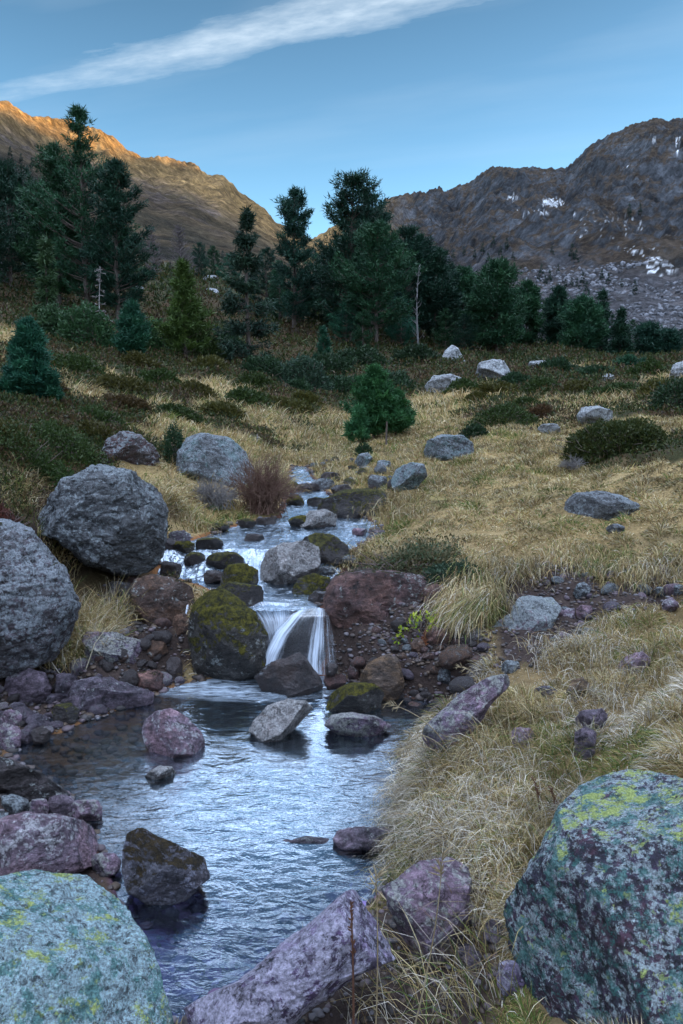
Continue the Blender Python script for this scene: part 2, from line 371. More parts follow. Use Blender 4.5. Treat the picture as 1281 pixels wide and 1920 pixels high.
def ground_mat():
    t = NT('ground_soil'); c = t.n('VertexColor', layer_name='Col').outputs[0]; P = t.n('TexCoord').outputs['Object']
    n1 = t.noise(P, 3.0, 8, .7); n2 = t.noise(P, 40, 3, .6); v = t.vor(P, 9)
    f = t.m('ADD', t.m('MULTIPLY', n1, 1.3), t.m('MULTIPLY', n2, .9))
    cc = t.mix(1, c, t.ramp(t.m('MULTIPLY', f, .5), [(.25, .35), (.5, .95), (.75, 1.75)]), 'MULTIPLY')
    t.put(t.b.inputs['Base Color'], cc); t.b.inputs['Roughness'].default_value = .95
    bm_ = t.bump(n1, .8, .06); bm_ = t.bump(n2, .7, .012, bm_); t.put(t.b.inputs['Normal'], bm_); t.b.inputs['Specular IOR Level'].default_value = .2
    return t.mat
def mountain_mat():
    t = NT('mountain_slopes'); c = t.n('VertexColor', layer_name='Col').outputs[0]; P = t.n('TexCoord').outputs['Object']
    n1 = t.noise(t.map(P, (1, 1, .55)), .06, 12, .78, .6); n2 = t.noise(t.map(P, (1, 1, .5)), .4, 6, .78); v = t.vor(P, .32, out='Color')
    vs = t.n('SeparateColor'); t.L.new(v, vs.inputs[0])
    f = t.m('ADD', t.m('MULTIPLY', n1, .75), t.m('MULTIPLY', n2, .5))
    cc = t.mix(1, c, t.ramp(f, [(.40, .18), (.58, .85), (.78, 2.4)]), 'MULTIPLY')
    cc = t.mix(.5, cc, t.mix(1, cc, t.ramp(vs.outputs[0], [(0, .5), (1, 1.5)]), 'MULTIPLY'))
    t.put(t.b.inputs['Base Color'], cc); t.b.inputs['Roughness'].default_value = .95; t.b.inputs['Specular IOR Level'].default_value = .15
    b_ = t.bump(n1, 1, 7); b_ = t.bump(n2, .9, 2.0, b_); t.put(t.b.inputs['Normal'], b_)
    return t.mat

def rock_mat(name, a, b, dark=.35, lichen=.5, lcol=(.34, .37, .36), yellow=0, moss=0, mcol=(.09, .085, .012), brown=0, wet=0, strata=0, scale=1.0, rough=.85, teal=0, pink=0, blk=.58):
    t = NT(name); P0 = t.n('TexCoord').outputs['Object']; oi = t.n('ObjectInfo').outputs['Random']
    off = t.n('CombineXYZ'); t.L.new(t.m('MULTIPLY', oi, 37.0), off.inputs[0]); t.L.new(t.m('MULTIPLY', oi, 91.0), off.inputs[2])
    ad = t.n('VectorMath', operation='ADD'); t.L.new(P0, ad.inputs[0]); t.L.new(off.outputs[0], ad.inputs[1]); P = ad.outputs[0]
    if scale != 1: P = t.map(P, (scale,) * 3)
    geo = t.n('NewGeometry'); sx = t.n('SeparateXYZ'); t.L.new(geo.outputs['Normal'], sx.inputs[0]); up = sx.outputs[2]
    n1 = t.noise(P, 3.2, 7, .68, .8); n2 = t.noise(t.map(P, (1, 1, 1.8), (.4, .2, 0)), 13, 8, .76, .6); n3 = t.noise(P, 85, 4, .8); n4 = t.noise(P, 5.5, 8, .74, .8)
    base = t.mix(t.step(n1, .42, .58), a, b)
    base = t.mix(1, base, t.ramp(n2, [(.30, dark * .4), (.45, .85), (.57, 1.6), (.70, 3.0)]), 'MULTIPLY')
    base = t.mix(1, base, t.ramp(n3, [(.32, .6), (.5, 1.1), (.68, 1.8)]), 'MULTIPLY')
    ve = t.n('TexVoronoi', feature='DISTANCE_TO_EDGE'); dv = t.n('VectorMath', operation='ADD'); t.L.new(t.map(P, (1, 1, 1.9), (.4, .3, .2)), dv.inputs[0]); sc3 = t.n('VectorMath', operation='SCALE'); sc3.inputs['Scale'].default_value = .5; t.L.new(t.noise(P, 4, 6, .7, out=1), sc3.inputs[0]); t.L.new(sc3.outputs[0], dv.inputs[1]); t.L.new(dv.outputs[0], ve.inputs['Vector']); ve.inputs['Scale'].default_value = 2.6
    crack = t.m('MULTIPLY', t.m('SUBTRACT', 1.0, t.step(ve.outputs['Distance'], .0, .028)), t.step(n4, .42, .55))
    if pink: base = t.mix(t.m('MULTIPLY', t.step(n4, .5, .62), pink), base, (.30, .13, .20))
    if strata:
        st = t.noise(t.map(P, (1.2, 2, 16), (.3, .25, .2)), 1.6, 6, .7)
        base = t.mix(t.m('MULTIPLY', t.step(st, .50, .56), strata), base, (a[0] * .25, a[1] * .25, a[2] * .25))
    if brown:
        base = t.mix(t.m('MULTIPLY', t.step(t.m('ADD', n4, t.m('MULTIPLY', up, -.10)), .44, .60), brown), base, t.mix(n2, (.035, .018, .012), (.10, .052, .032)))
    if lichen:
        cr = t.noise(P, 24, 10, .82, .3); cv = t.vor(P, 42)
        lm = t.m('ADD', t.m('ADD', cr, t.m('MULTIPLY', n1, .55)), t.m('ADD', t.m('MULTIPLY', up, .05), t.m('MULTIPLY', cv, -.10)))
        lo = .875 - .20 * lichen
        base = t.mix(t.m('MULTIPLY', t.step(lm, lo, lo + .016), .88), base, t.mix(t.step(n3, .3, .7), (lcol[0] * .5, lcol[1] * .52, lcol[2] * .55), (lcol[0] * 2.1, lcol[1] * 2.1, lcol[2] * 2.1)))
        dk = t.noise(P, 15, 10, .84, .2)
        base = t.mix(t.m('MULTIPLY', t.step(dk, blk, blk + .025), .92), base, (.014, .017, .022))
    if teal:
        tm = t.m('ADD', t.noise(P, 11, 10, .82), t.m('MULTIPLY', n1, .5)); base = t.mix(t.m('MULTIPLY', t.step(tm, .77, .79), teal * .85), base, t.mix(t.step(n3, .35, .65), (.03, .12, .12), (.12, .42, .38)))
    if yellow:
        ym = t.m('ADD', t.m('ADD', t.noise(P, 9, 10, .84), t.m('MULTIPLY', n1, .45)), t.m('MULTIPLY', up, .10))
        ros = t.vor(dv.outputs[0], 8.5); ros = t.m('MULTIPLY', t.m('SUBTRACT', 1.0, t.step(t.m('ADD', ros, t.m('MULTIPLY', n3, .22)), .27, .31)), t.step(t.m('ADD', n1, t.m('MULTIPLY', up, .12)), .50, .56))
        base = t.mix(t.m('MULTIPLY', ros, .9 * min(1, yellow)), base, t.mix(t.step(n3, .3, .7), (.22, .34, .12), (.60, .72, .32)))
        base = t.mix(t.step(ym, .965 - .1 * yellow, .978 - .1 * yellow), base, t.mix(t.step(n3, .35, .65), (.30, .42, .10), (.80, .92, .34)))
    if moss:
        mm = t.m('ADD', t.m('ADD', t.m('MULTIPLY', n4, 1.3), t.m('MULTIPLY', n3, .2)), t.m('MULTIPLY', up, .35)); th = 1.22 - .5 * moss
        mk = t.step(mm, th, th + .09)
        base = t.mix(mk, base, t.mix(t.step(t.noise(P, 26, 8, .8), .40, .62), (mcol[0] * .22, mcol[1] * .26, mcol[2] * .4), (mcol[0] * 1.25, mcol[1] * 1.25, mcol[2] * 1.1)))
    base = t.mix(t.m('MULTIPLY', crack, .75), base, (.02, .018, .018))
    t.put(t.b.inputs['Base Color'], base)
    rr = t.ramp(n2, [(.3, max(.08, rough - .2 - wet * .35)), (.7, rough - wet * .3)])
    if moss: rr = t.mix(mk, rr, (.95, .95, .95))
    t.put(t.b.inputs['Roughness'], rr); t.b.inputs['Specular IOR Level'].default_value = .35 + .35 * wet
    crk = t.noise(t.map(P, (1, 1, 2.2), (.5, .3, 0)), 6, 10, .78, 1.4)
    b_ = t.bump(crk, 1.0, .12); b_ = t.bump(t.m('MULTIPLY', crack, -1.0), .8, .03, b_); b_ = t.bump(n2, 1.0, .045, b_); b_ = t.bump(n3, .8, .008, b_)
    if lichen: b_ = t.bump(cr, .6, .015, b_)
    if moss: b_ = t.bump(t.m('MULTIPLY', mk, t.noise(P, 70, 4, .85)), 1.0, .05, b_)
    t.put(t.b.inputs['Normal'], b_)
    return t.mat

def leaf_mat(name, rough=.6, trans=.25, gain=1.0):
    t = NT(name); c = t.n('VertexColor', layer_name='Col').outputs[0]
    oi = t.n('ObjectInfo').outputs['Random']
    hs = t.n('HueSaturation'); t.L.new(c, hs.inputs['Color']); t.L.new(t.m('ADD', t.m('MULTIPLY', oi, .35), .8 * gain), hs.inputs['Value']); t.L.new(t.m('ADD', t.m('MULTIPLY', oi, .02), .49), hs.inputs['Hue'])
    t.L.new(hs.outputs[0], t.b.inputs['Base Color']); t.b.inputs['Roughness'].default_value = rough; t.b.inputs['Specular IOR Level'].default_value = .25
    if trans:
        tr = t.n('BsdfTranslucent'); t.L.new(hs.outputs[0], tr.inputs[0]); mx = t.n('MixShader'); mx.inputs[0].default_value = trans
        t.L.new(t.b.outputs[0], mx.inputs[1]); t.L.new(tr.outputs[0], mx.inputs[2]); t.L.new(mx.outputs[0], t.out.inputs[0])
    return t.mat
def bark_mat(name, a, b):
    t = NT(name); P = t.n('TexCoord').outputs['Object']; n = t.noise(t.map(P, (6, 6, 1.2)), 3, 6, .7)
    t.put(t.b.inputs['Base Color'], t.mix(t.step(n, .35, .65), a, b)); t.b.inputs['Roughness'].default_value = .9; t.put(t.b.inputs['Normal'], t.bump(n, .8, .04)); return t.mat

def water_mat(name, calm=True):
    t = NT(name); P = t.n('TexCoord').outputs['Object']; N = t.N
    foam = t.n('VertexColor', layer_name='Col')      # r: white water, g: rush
    sp = t.n('SeparateColor'); t.L.new(foam.outputs[0], sp.inputs[0])
    w1 = t.noise(t.map(P, (1, 1.7, 1), (0, 0, .15)), 7, 4, .55, .9); w2 = t.noise(t.map(P, (1, 1.8, 1), (0, 0, -.25)), 22, 3, .55, .8); w3 = t.noise(P, 60, 2, .5)
    h = t.m('ADD', t.m('ADD', t.m('MULTIPLY', w1, .9), t.m('MULTIPLY', w2, .25)), t.m('MULTIPLY', w3, .03))
    nb = t.bump(h, .15 if calm else .5, .055)
    fr = t.n('Fresnel'); fr.inputs[0].default_value = 1.5; t.L.new(nb, fr.inputs['Normal'])
    gl = t.n('BsdfGlossy'); gl.inputs['Roughness'].default_value = .14 if calm else .12; gl.inputs['Color'].default_value = (.74, .88, 1, 1); t.L.new(nb, gl.inputs['Normal'])
    tr = t.n('BsdfTransparent'); tr.inputs[0].default_value = (.62, .72, .80, 1)
    mx = t.n('MixShader'); t.put(mx.inputs[0], t.m('ADD', t.m('MULTIPLY', fr.outputs[0], 2.2), t.m('ADD', .12, t.m('MULTIPLY', sp.outputs[2], .42)), clamp=True)); t.L.new(tr.outputs[0], mx.inputs[1]); t.L.new(gl.outputs[0], mx.inputs[2])
    df = t.n('BsdfDiffuse'); df.inputs[0].default_value = (.56, .68, .80, 1); t.L.new(nb, df.inputs['Normal'])
    sil = t.noise(t.map(P, (2.2, 11.0, 2.0) if calm else (9, 2.0, 2.0), (0, 0, .1)), 3.0, 6, .7, .5)
    fm = t.m('MULTIPLY', sp.outputs[0], t.ramp(sil, [(.38, .05), (.66, 1.0)]), clamp=True)
    m2 = t.n('MixShader'); t.put(m2.inputs[0], fm); t.L.new(mx.outputs[0], m2.inputs[1]); t.L.new(df.outputs[0], m2.inputs[2])
    t.L.new(m2.outputs[0], t.out.inputs[0])
    return t.mat
def fall_mat():
    t = NT('falling_water'); vc = t.n('VertexColor', layer_name='Col'); sp = t.n('SeparateColor'); t.L.new(vc.outputs[0], sp.inputs[0])
    u, v, den = sp.outputs[0], sp.outputs[1], sp.outputs[2]          # across, along, thickness
    cb = t.n('CombineXYZ'); t.L.new(t.m('MULTIPLY', u, 1.0), cb.inputs[0]); t.L.new(t.m('MULTIPLY', v, .06), cb.inputs[1])
    n = t.noise(cb.outputs[0], 26, 4, .6)
    a = t.m('MULTIPLY', t.step(t.m('ADD', n, t.m('MULTIPLY', t.m('SUBTRACT', den, .5), .9)), .30, .85), .9, clamp=True)
    df = t.n('BsdfDiffuse'); df.inputs[0].default_value = (.60, .70, .82, 1)
    gl = t.n('BsdfGlossy'); gl.inputs['Roughness'].default_value = .15; fr = t.n('Fresnel'); fr.inputs[0].default_value = 1.33
    nb = t.bump(n, .5, .02); t.L.new(nb, gl.inputs['Normal']); t.L.new(nb, fr.inputs['Normal'])
    tr = t.n('BsdfTransparent'); tr.inputs[0].default_value = (.85, .9, .95, 1)
    m1 = t.n('MixShader'); t.put(m1.inputs[0], t.m('MULTIPLY', fr.outputs[0], .8)); t.L.new(tr.outputs[0], m1.inputs[1]); t.L.new(gl.outputs[0], m1.inputs[2])
    m2 = t.n('MixShader'); t.put(m2.inputs[0], a); t.L.new(m1.outputs[0], m2.inputs[1]); t.L.new(df.outputs[0], m2.inputs[2]); t.L.new(m2.outputs[0], t.out.inputs[0])
    return t.mat
# ------------------------------------------------------------------ what grows where (world-space regions)
BARE = [region(p) for p in [
 [(-80,1262),(60,1262),(150,1190),(185,1110),(250,1080),(345,1160),(350,1285),(240,1325),(110,1372),(10,1410),(-80,1440)],
 [(-80,1425),(60,1430),(140,1470),(215,1560),(235,1640),(200,1700),(-80,1700)],
 [(610,1150),(660,1120),(700,1090),(800,1100),(860,1120),(905,1155),(925,1215),(905,1262),(850,1325),(720,1305),(620,1262)],
 [(930,1085),(1010,1050),(1085,1045),(1130,1095),(1281,1085),(1300,1120),(1120,1165),(1060,1200),(1010,1262),(930,1262),(915,1180)],
 [(560,1800),(700,1700),(760,1640),(850,1640),(900,1720),(950,1760),(965,1990),(300,1990),(330,1930)],
 [(500,1080),(640,1040),(700,1010),(700,1080),(640,1180),(480,1160)],
 [(640,1000),(690,985),(720,995),(700,1015),(650,1012)]]]
_hb = np.array([(100,850,1),(60,900,1.1),(150,800,1),(20,820,1),(300,700,.72),(200,740,.62),(100,650,.62),(30,620,.5),(400,760,.5),(500,800,.38),(300,830,.38),(420,850,.3),(600,720,.8),(500,680,.95),(450,740,.55),(750,690,.95),(700,640,1.2),(300,600,1.2),(100,580,1.1),
 (850,745,.38),(980,700,.7),(1000,725,.6),(1100,700,.72),(1200,720,.62),(1100,760,.42),(960,790,.75),(870,790,.4),(700,800,.25),(640,850,.1),(560,850,.3),(800,850,0),(1000,850,0),(1150,850,.55),(1200,830,.6),(1281,760,.6),(1281,900,0),(1100,950,0),(900,950,.05),(1200,1050,.12),(700,950,.2),(760,1020,.5),(1000,1300,0),(1200,1200,0),(900,1500,0),(1200,1400,.05),(1000,1700,0),(350,930,.3),(300,900,.3),(0,960,.8),(600,660,1.1),(1000,660,1),(1200,670,1),(0,560,1.1)], float)
_hp = np.array([hit(a, b)[:2] for a, b, _ in _hb]); _hw = warp(_hp[:, 0], _hp[:, 1])
def heath(X, Y):
    w = warp(X, Y); out = np.empty(len(X))
    for i in range(0, len(X), 20000):
        d = 1 / (np.linalg.norm(w[i:i + 20000, None] - _hw[None], axis=2) + .02) ** 4
        out[i:i + 20000] = d @ _hb[:, 2] / d.sum(1)
    r = np.hypot(X, Y); s = .35 + r * .035
    n = f2(X / s / 2.4, Y / s / 1.5, 4) * 1.0
    out = out + .55 * n
    out = np.maximum(out, .9 * sstep(62, 85, r))
    return sstep(.42, .60, out)
def bare(X, Y):
    b = np.zeros(len(X))
    for P in BARE: b = np.maximum(b, sstep(-.02, .09, sdf(X, Y, P)))
    return b
def ground_colour():
    X = GX.ravel(); Y = GY.ravel(); r = np.hypot(X, Y)
    h = heath(X, Y); b = bare(X, Y); sg = sdf(X, Y, POOL); ss = sdf(X, Y, STREAM); n = HN(X, Y)
    straw = np.array([.26, .185, .08]); tan = np.array([.31, .235, .115]); heathc = np.array([.036, .038, .015]); hbr = np.array([.065, .038, .02]); soil = np.array([.042, .030, .026]); bed = np.array([.085, .042, .03])
    k = sstep(-.3, .4, f2(X * 1.1, Y * 1.1, 4))[:, None]; c = straw * (1 - k) + tan * k
    gr = sstep(.1, .5, f2(X * .7 + 40, Y * .7, 4))[:, None] * .5; c = c * (1 - gr) + np.array([.13, .13, .045]) * gr
    k = sstep(-.3, .3, f2(X * .9 + 9, Y * .9, 4))[:, None]; hc = heathc * (1 - k) + hbr * k
    c = c * (1 - h[:, None]) + hc * h[:, None]
    nr = sstep(9, 4, r)[:, None] * .55; c = c * (1 - nr) + np.array([.10, .07, .04]) * nr
    c = c * (1 - b[:, None]) + soil * b[:, None]
    st = (sstep(.80, .62, n[:, 2]) * (r < 12))[:, None]; c = c * (1 - st) + soil * st
    w = np.maximum(sstep(-.02, .06, sg) * (Y < 5.6), sstep(-.03, .04, ss))[:, None]
    vio = sstep(3.3, 2.7, Y)[:, None]; bd = bed * (1 - vio) + np.array([.13, .07, .21]) * vio
    shal = sstep(-.7, -1.2, X)[:, None]; bd = bd * (1 - shal) + np.array([.20, .09, .035]) * shal
    c = c * (1 - w) + bd * w
    fl = sstep(60, 85, r)[:, None]; c = c * (1 - fl) + np.array([.045, .045, .022]) * fl
    return c
me = mesh_np('ground', np.stack([GX.ravel(), GY.ravel(), GZ.ravel()], 1), gridfaces(*GX.shape), 4, ground_mat(), True, ground_colour())
link('ground', me, kind='structure')
# cap under the camera so the ground has no hole
me = bpy.data.meshes.new('ground_patch'); _n = 48; _r = math.exp(lrf[1]); _v = [(math.sin(2 * math.pi * i / _n) * _r, math.cos(2 * math.pi * i / _n) * _r) for i in range(_n)]
me.from_pydata([(x, y, float(H(x, y)[0])) for x, y in _v] + [(0, 0, float(H(0., .4)[0]))], [], [(i, _n, (i + 1) % _n) for i in range(_n)]); me.materials.append(bpy.data.materials['ground_soil'])
_at = me.color_attributes.new('Col', 'FLOAT_COLOR', 'POINT'); _at.data.foreach_set('color', np.tile(np.array([.1, .08, .05, 1], np.float32), _n + 1)); link('ground_patch', me, kind='structure')

# ------------------------------------------------------------------ mountains
def mpix(X, Y, Z):      # direction of a far place seen from the path, used to say where a snow field or a cliff lies on the mountain
    y = Y * math.cos(PITCH) - (Z - HC) * math.sin(PITCH); z = Y * math.sin(PITCH) + (Z - HC) * math.cos(PITCH); y = np.maximum(y, 1)
    return CX + F * X / y, 960 - F * z / y
def mountain_colour():
    X = MX.ravel(); Y = MY.ravel(); Z = MZ.ravel(); r = np.hypot(X, Y); az = np.arctan2(X, Y)
    nx = np.gradient(MZ, axis=0).ravel(); gy, gx = np.gradient(MZ); ds = np.hypot(np.gradient(MX, axis=0), np.gradient(MY, axis=0)); dt = np.hypot(np.gradient(MX, axis=1), np.gradient(MY, axis=1))
    sl = np.hypot(gy / ds, gx / dt).ravel(); 
    X0, Y0 = mpix(X, Y, Z)
    n = f2(X / 60, Y / 60, 5, gain=.6); nb = f2(X / 14 + 5, Y / 14, 5, gain=.65); S = r * az; ng = f2(S / 18, r / 60, 5, gain=.65)
    rock = np.array([.088, .098, .112]) * np.clip(1 + 1.3 * nb + 1.2 * f2(S / 40 + 7, r / 160, 4, gain=.6), .25, 2.2)[:, None]; grassr = np.array([.105, .08, .058]); tan = np.array([.18, .13, .075]); dark = np.array([.05, .05, .035]); screec = np.array([.155, .155, .17])
    right = sstep(.0, .10, az)
    # right: crags, brown alpine turf between them, pale scree apron below
    rk = sstep(.52, .80, sl * .62 + .5 * nb + .35 * n + .3 * ng + .1)[:, None]
    c_r = grassr * (1 - rk) + rock * rk
    ap = (sstep(470, 540, Y0 + 40 * n) * sstep(-.35, .12, nb + .35 * ng + .3 * sstep(950, 1200, X0)))[:, None] * .85; c_r = c_r * (1 - ap) + screec * ap
    dk = (sstep(.1, .4, f2(X / 40 + 3, Y / 40 + 8, 4)) * sstep(420, 560, Y0) * .6)[:, None]; c_r = c_r * (1 - dk) + dark * dk
    # left: smooth tan meadow with a rocky band below the crest and dark scrub
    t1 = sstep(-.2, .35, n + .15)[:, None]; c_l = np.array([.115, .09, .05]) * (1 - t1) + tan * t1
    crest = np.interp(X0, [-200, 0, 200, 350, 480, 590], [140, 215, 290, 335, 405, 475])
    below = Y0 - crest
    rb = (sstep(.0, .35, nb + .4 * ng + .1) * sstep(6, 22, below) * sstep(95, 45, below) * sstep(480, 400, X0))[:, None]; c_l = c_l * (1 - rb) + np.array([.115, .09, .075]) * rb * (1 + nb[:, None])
    gc = (sstep(45, 8, below) * .6)[:, None]; c_l = c_l * (1 - gc) + np.array([.28, .17, .06]) * gc * (1 + 1.2 * nb[:, None])  # crest tinted golden, putting the low sun's warmth into its colour
    db = (sstep(.0, .3, f2(S / 70 + 2, r / 40, 4)) * sstep(60, 110, below) * .85 + sstep(120, 20, X0) * sstep(50, 90, below))[:, None]; db = np.clip(db, 0, 1); c_l = c_l * (1 - db) + dark * db
    q = right[:, None]; c = c_l * (1 - q) + c_r * q
    sn = np.zeros(len(X))
    for a, b_, ra, rb_, th in [(1035,380,34,12,.16),(962,372,16,10,.2),(1272,270,8,36,.26),(1240,500,60,28,.22),(1200,470,60,20,.30),(1225,262,8,6,.2),(1180,310,8,5,.25),(1000,400,60,14,.33),(360,352,60,18,.48),(1130,420,160,60,.40)]:
        g = np.clip(1.2 - ((X0 - a) / ra) ** 2 - ((Y0 - b_ - .2 * (X0 - a) * (a > 1190)) / rb_) ** 2, 0, 1)
        sn = np.maximum(sn, sstep(0, .12, g * .6 + .55 * f2(X / 3, Y / 3 + S / 6, 4, gain=.6) - th - .36) * (g > 0))
    crl = (sstep(60, 15, below) * (1 - right))[:, None]; c = c * (.55 + .04 * right[:, None] + .5 * crl); c = c * (1 - sn[:, None]) + np.array([.72, .76, .8]) * sn[:, None]  # left crest kept lighter than its slope: sunlit rim put into the colour
    return c
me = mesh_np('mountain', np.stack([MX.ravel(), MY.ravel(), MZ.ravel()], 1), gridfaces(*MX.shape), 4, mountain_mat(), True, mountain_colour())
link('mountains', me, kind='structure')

# ------------------------------------------------------------------ water
def pool_water():
    x = np.linspace(-2.6, 1.4, 500); y = np.linspace(1.75, 5.45, 480); X, Y = np.meshgrid(x, y); X = X.ravel(); Y = Y.ravel()
    sg = sdf(X, Y, POOL)
    z = pool_level(X, Y)
    fast = np.clip(1 - np.hypot((X + .35) / .8, (Y - 4.85) / .55), 0, 1)
    z = z + .006 * f2(X / .10, Y / .045, 3) * (.25 + fast * 2) * sstep(-.05, .15, sg) + .004 * f2(X / .35, Y / .2, 2)
    q = sstep(3.2, 2.95, Y) * sstep(2.3, 2.6, Y) * sstep(-.6, -.2, X); z = z + q * .005 * f2(X / .16, Y / .11, 3)
    # white water spreading from the foot of the fall
    pc = PZ(540, 1268, 0); foam = np.clip(1.0 - np.hypot((X - pc[0] + .24) / .72, (Y - pc[1] + .18) / .30), 0, 1) ** .7
    pr = PZ(640, 1262, 0); foam = np.maximum(foam, 1.4 * np.clip(1 - np.hypot((X - pr[0]) / .22, (Y - pr[1] + .05) / .16), 0, 1))
    line = np.clip(1 - np.abs(Y - (3.12 + .1 * np.sin(X * 3) * 0)) / .05, 0, 1) * sstep(-.5, -.2, X) * sstep(.42, .2, X) * .28
    streak = .16 * sstep(.1, .5, f2(X / .5 + 3, Y / .12, 4)) * sstep(4.8, 3.2, Y)
    foam = np.clip(np.maximum(foam * 1.25, streak * .5), 0, 1)
    keep = sg > -.35; idx = np.cumsum(keep) - 1; Fc = gridfaces(len(y), len(x)); Fc = Fc[keep[Fc].all(1)]
    me = mesh_np('pool_water', np.stack([X, Y, z], 1)[keep], idx[Fc], 4, water_mat('pool_water'), True, np.stack([foam, fast, sstep(.0, .5, sg) * (.1 + .9 * sstep(-1.35, -.6, X)) * (1 - .9 * sstep(.30, .62, X) * sstep(3.5, 3.85, Y)) * (1 - .45 * sstep(3.1, 2.6, Y))], 1)[keep]); link('water', me, kind='structure')
pool_water()
def stream_water():
    x = np.linspace(-1.9, .9, 420); y = np.exp(np.linspace(math.log(5.2), math.log(12.9), 620)); X, Y = np.meshgrid(x, y); X = X.ravel(); Y = Y.ravel()
    ss = sdf(X, Y, STREAM); sl = (stream_level(Y + .03) - stream_level(Y - .03)) / .06; sl = np.abs(sl)
    z = stream_level(Y + .10 * p2(X * 4, Y * 2) * (Y > 5.7)) + (.006 + .02 * np.clip(sl * 3, 0, 1)) * f2(X / .06, Y / .14, 3) + .008 * f2(X / .2, Y / .12, 2)
    rush = np.clip(sl * 2.6, 0, 1) * sstep(-.3, .35, f2(X * 3, Y * 3, 3) + .35)
    foam = np.clip(rush * .75 * (.65 + .7 * f2(X / .07, Y / .25, 3)) + .5 * sstep(.0, .45, f2(X / .16, Y / .5, 4)) * (Y > 5.5) + .30 * sstep(5.9, 5.3, Y), 0, .9)
    keep = (ss > np.where(Y < 5.75, -.03, -.10)) & (Y > 5.37); idx = np.cumsum(keep) - 1; Fc = gridfaces(len(y), len(x)); Fc = Fc[keep[Fc].all(1)]
    me = mesh_np('stream_water', np.stack([X, Y, z], 1)[keep], idx[Fc], 4, water_mat('stream_water', False), True, np.stack([foam, rush, .38 + 0 * foam], 1)[keep]); link('stream', me, kind='structure')
stream_water()
FALLM = fall_mat()
def fall_sheet(paths, den, name='waterfall', n=40, m_=26):
    """paths: list of pixel polylines (with distance) across the sheet; each falls from lip to foot"""
    P = []
    for k, pl in enumerate(paths):
        pts = np.array([PY(*q) for q in pl]); s = np.linspace(0, len(pts) - 1, n)
        P.append(np.stack([np.interp(s, np.arange(len(pts)), pts[:, c]) for c in range(3)], 1))
    P = np.array(P); dn = np.array(den, float); u = np.linspace(0, len(P) - 1, m_)
    V = np.stack([[np.interp(u, np.arange(len(P)), P[:, j, c]) for c in range(3)] for j in range(n)]).transpose(0, 2, 1).reshape(-1, 3)
    U, T = np.meshgrid(np.linspace(0, 1, m_), np.linspace(0, 1, n)); d = np.array([np.interp(u, np.arange(len(P)), dn)] * n)
    wd = np.linalg.norm(P[0, 0] - P[-1, 0]) + .02
    for _ in range(3):
        G = V.reshape(n, m_, 3); G[1:-1] = .5 * G[1:-1] + .25 * (G[2:] + G[:-2]); V = G.reshape(-1, 3)
    me = mesh_np(name, V, gridfaces(n, m_), 4, FALLM, True, np.stack([U.ravel() * wd * 4 + paths[0][0][0] * .01, T.ravel(), (d * np.sin(math.pi * np.clip(U, .001, .999)) ** .45).ravel()], 1)); link(name, me, kind='structure')
def bell(rows, Ys): return [[(x, y, Y_ - bulge) for (x, y), Y_ in zip(r, Ys)] for r, bulge in rows]
fall_sheet(bell([([(560,1143),(544,1152),(514,1185),(495,1220),(482,1256)], 0), ([(570,1141),(556,1152),(526,1188),(508,1224),(497,1258)], .02), ([(578,1141),(570,1154),(546,1192),(532,1228),(522,1260)], .04), ([(590,1140),(585,1154),(574,1194),(566,1230),(562,1262)], .06),
 ([(600,1140),(600,1154),(596,1195),(592,1232),(590,1264)], .06), ([(608,1141),(610,1154),(611,1195),(611,1232),(612,1266)], .04), ([(616,1142),(620,1157),(626,1195),(631,1232),(637,1268)], 0)], [5.44, 5.30, 5.20, 5.12, 5.06]), [1.25, 1.1, .22, .12, .75, .42, 1.0], n=50, m_=60)
fall_sheet([[(455,1128,5.52),(466,1140,5.44),(484,1163,5.36),(496,1190,5.30),(500,1220,5.27)],[(490,1128,5.54),(498,1141,5.44),(510,1165,5.34),(516,1190,5.28),(518,1220,5.25)],[(525,1130,5.52),(530,1141,5.44),(530,1162,5.34),(528,1188,5.28),(526,1215,5.26)],[(560,1132,5.50),(556,1142,5.42),(545,1158,5.34),(537,1180,5.29),(533,1205,5.27)]], [.9, .6, .75, .55], m_=40)
fall_sheet([[(286,1040,6.6),(287,1052,6.5),(293,1068,6.42),(300,1086,6.38)],[(292,1040,6.6),(297,1052,6.48),(305,1066,6.4),(312,1084,6.36)]], [1.1, .8])
fall_sheet([[(322,1062,6.45),(335,1068,6.38),(345,1078,6.3),(352,1090,6.26)],[(340,1058,6.45),(352,1066,6.38),(364,1078,6.3),(370,1088,6.26)]], [.7, .9])
fall_sheet([[(384,1062,6.42),(381,1070,6.34),(380,1080,6.28),(382,1092,6.22)],[(404,1060,6.42),(406,1068,6.34),(410,1078,6.28),(414,1090,6.22)]], [.9, .7])
fall_sheet([[(428,1054,6.5),(422,1064,6.4),(416,1078,6.3),(414,1092,6.22)],[(440,1054,6.5),(436,1064,6.4),(430,1078,6.3),(426,1092,6.22)]], [1.0, .8])
fall_sheet([[(452,1030,6.66),(446,1040,6.6),(432,1050,6.55),(425,1060,6.5)],[(482,1028,6.66),(478,1040,6.6),(468,1050,6.55),(460,1060,6.5)]], [.75, .85])
fall_sheet([[(350,1134,5.5),(347,1150,5.42),(346,1180,5.38),(346,1255,5.34)],[(354,1134,5.5),(352,1150,5.42),(352,1180,5.38),(350,1255,5.34)]], [.6, .55])
fall_sheet([[(486,1096,5.95),(485,1102,5.9),(485,1112,5.88)],[(494,1096,5.95),(494,1102,5.9),(495,1112,5.88)]], [.9, .8])

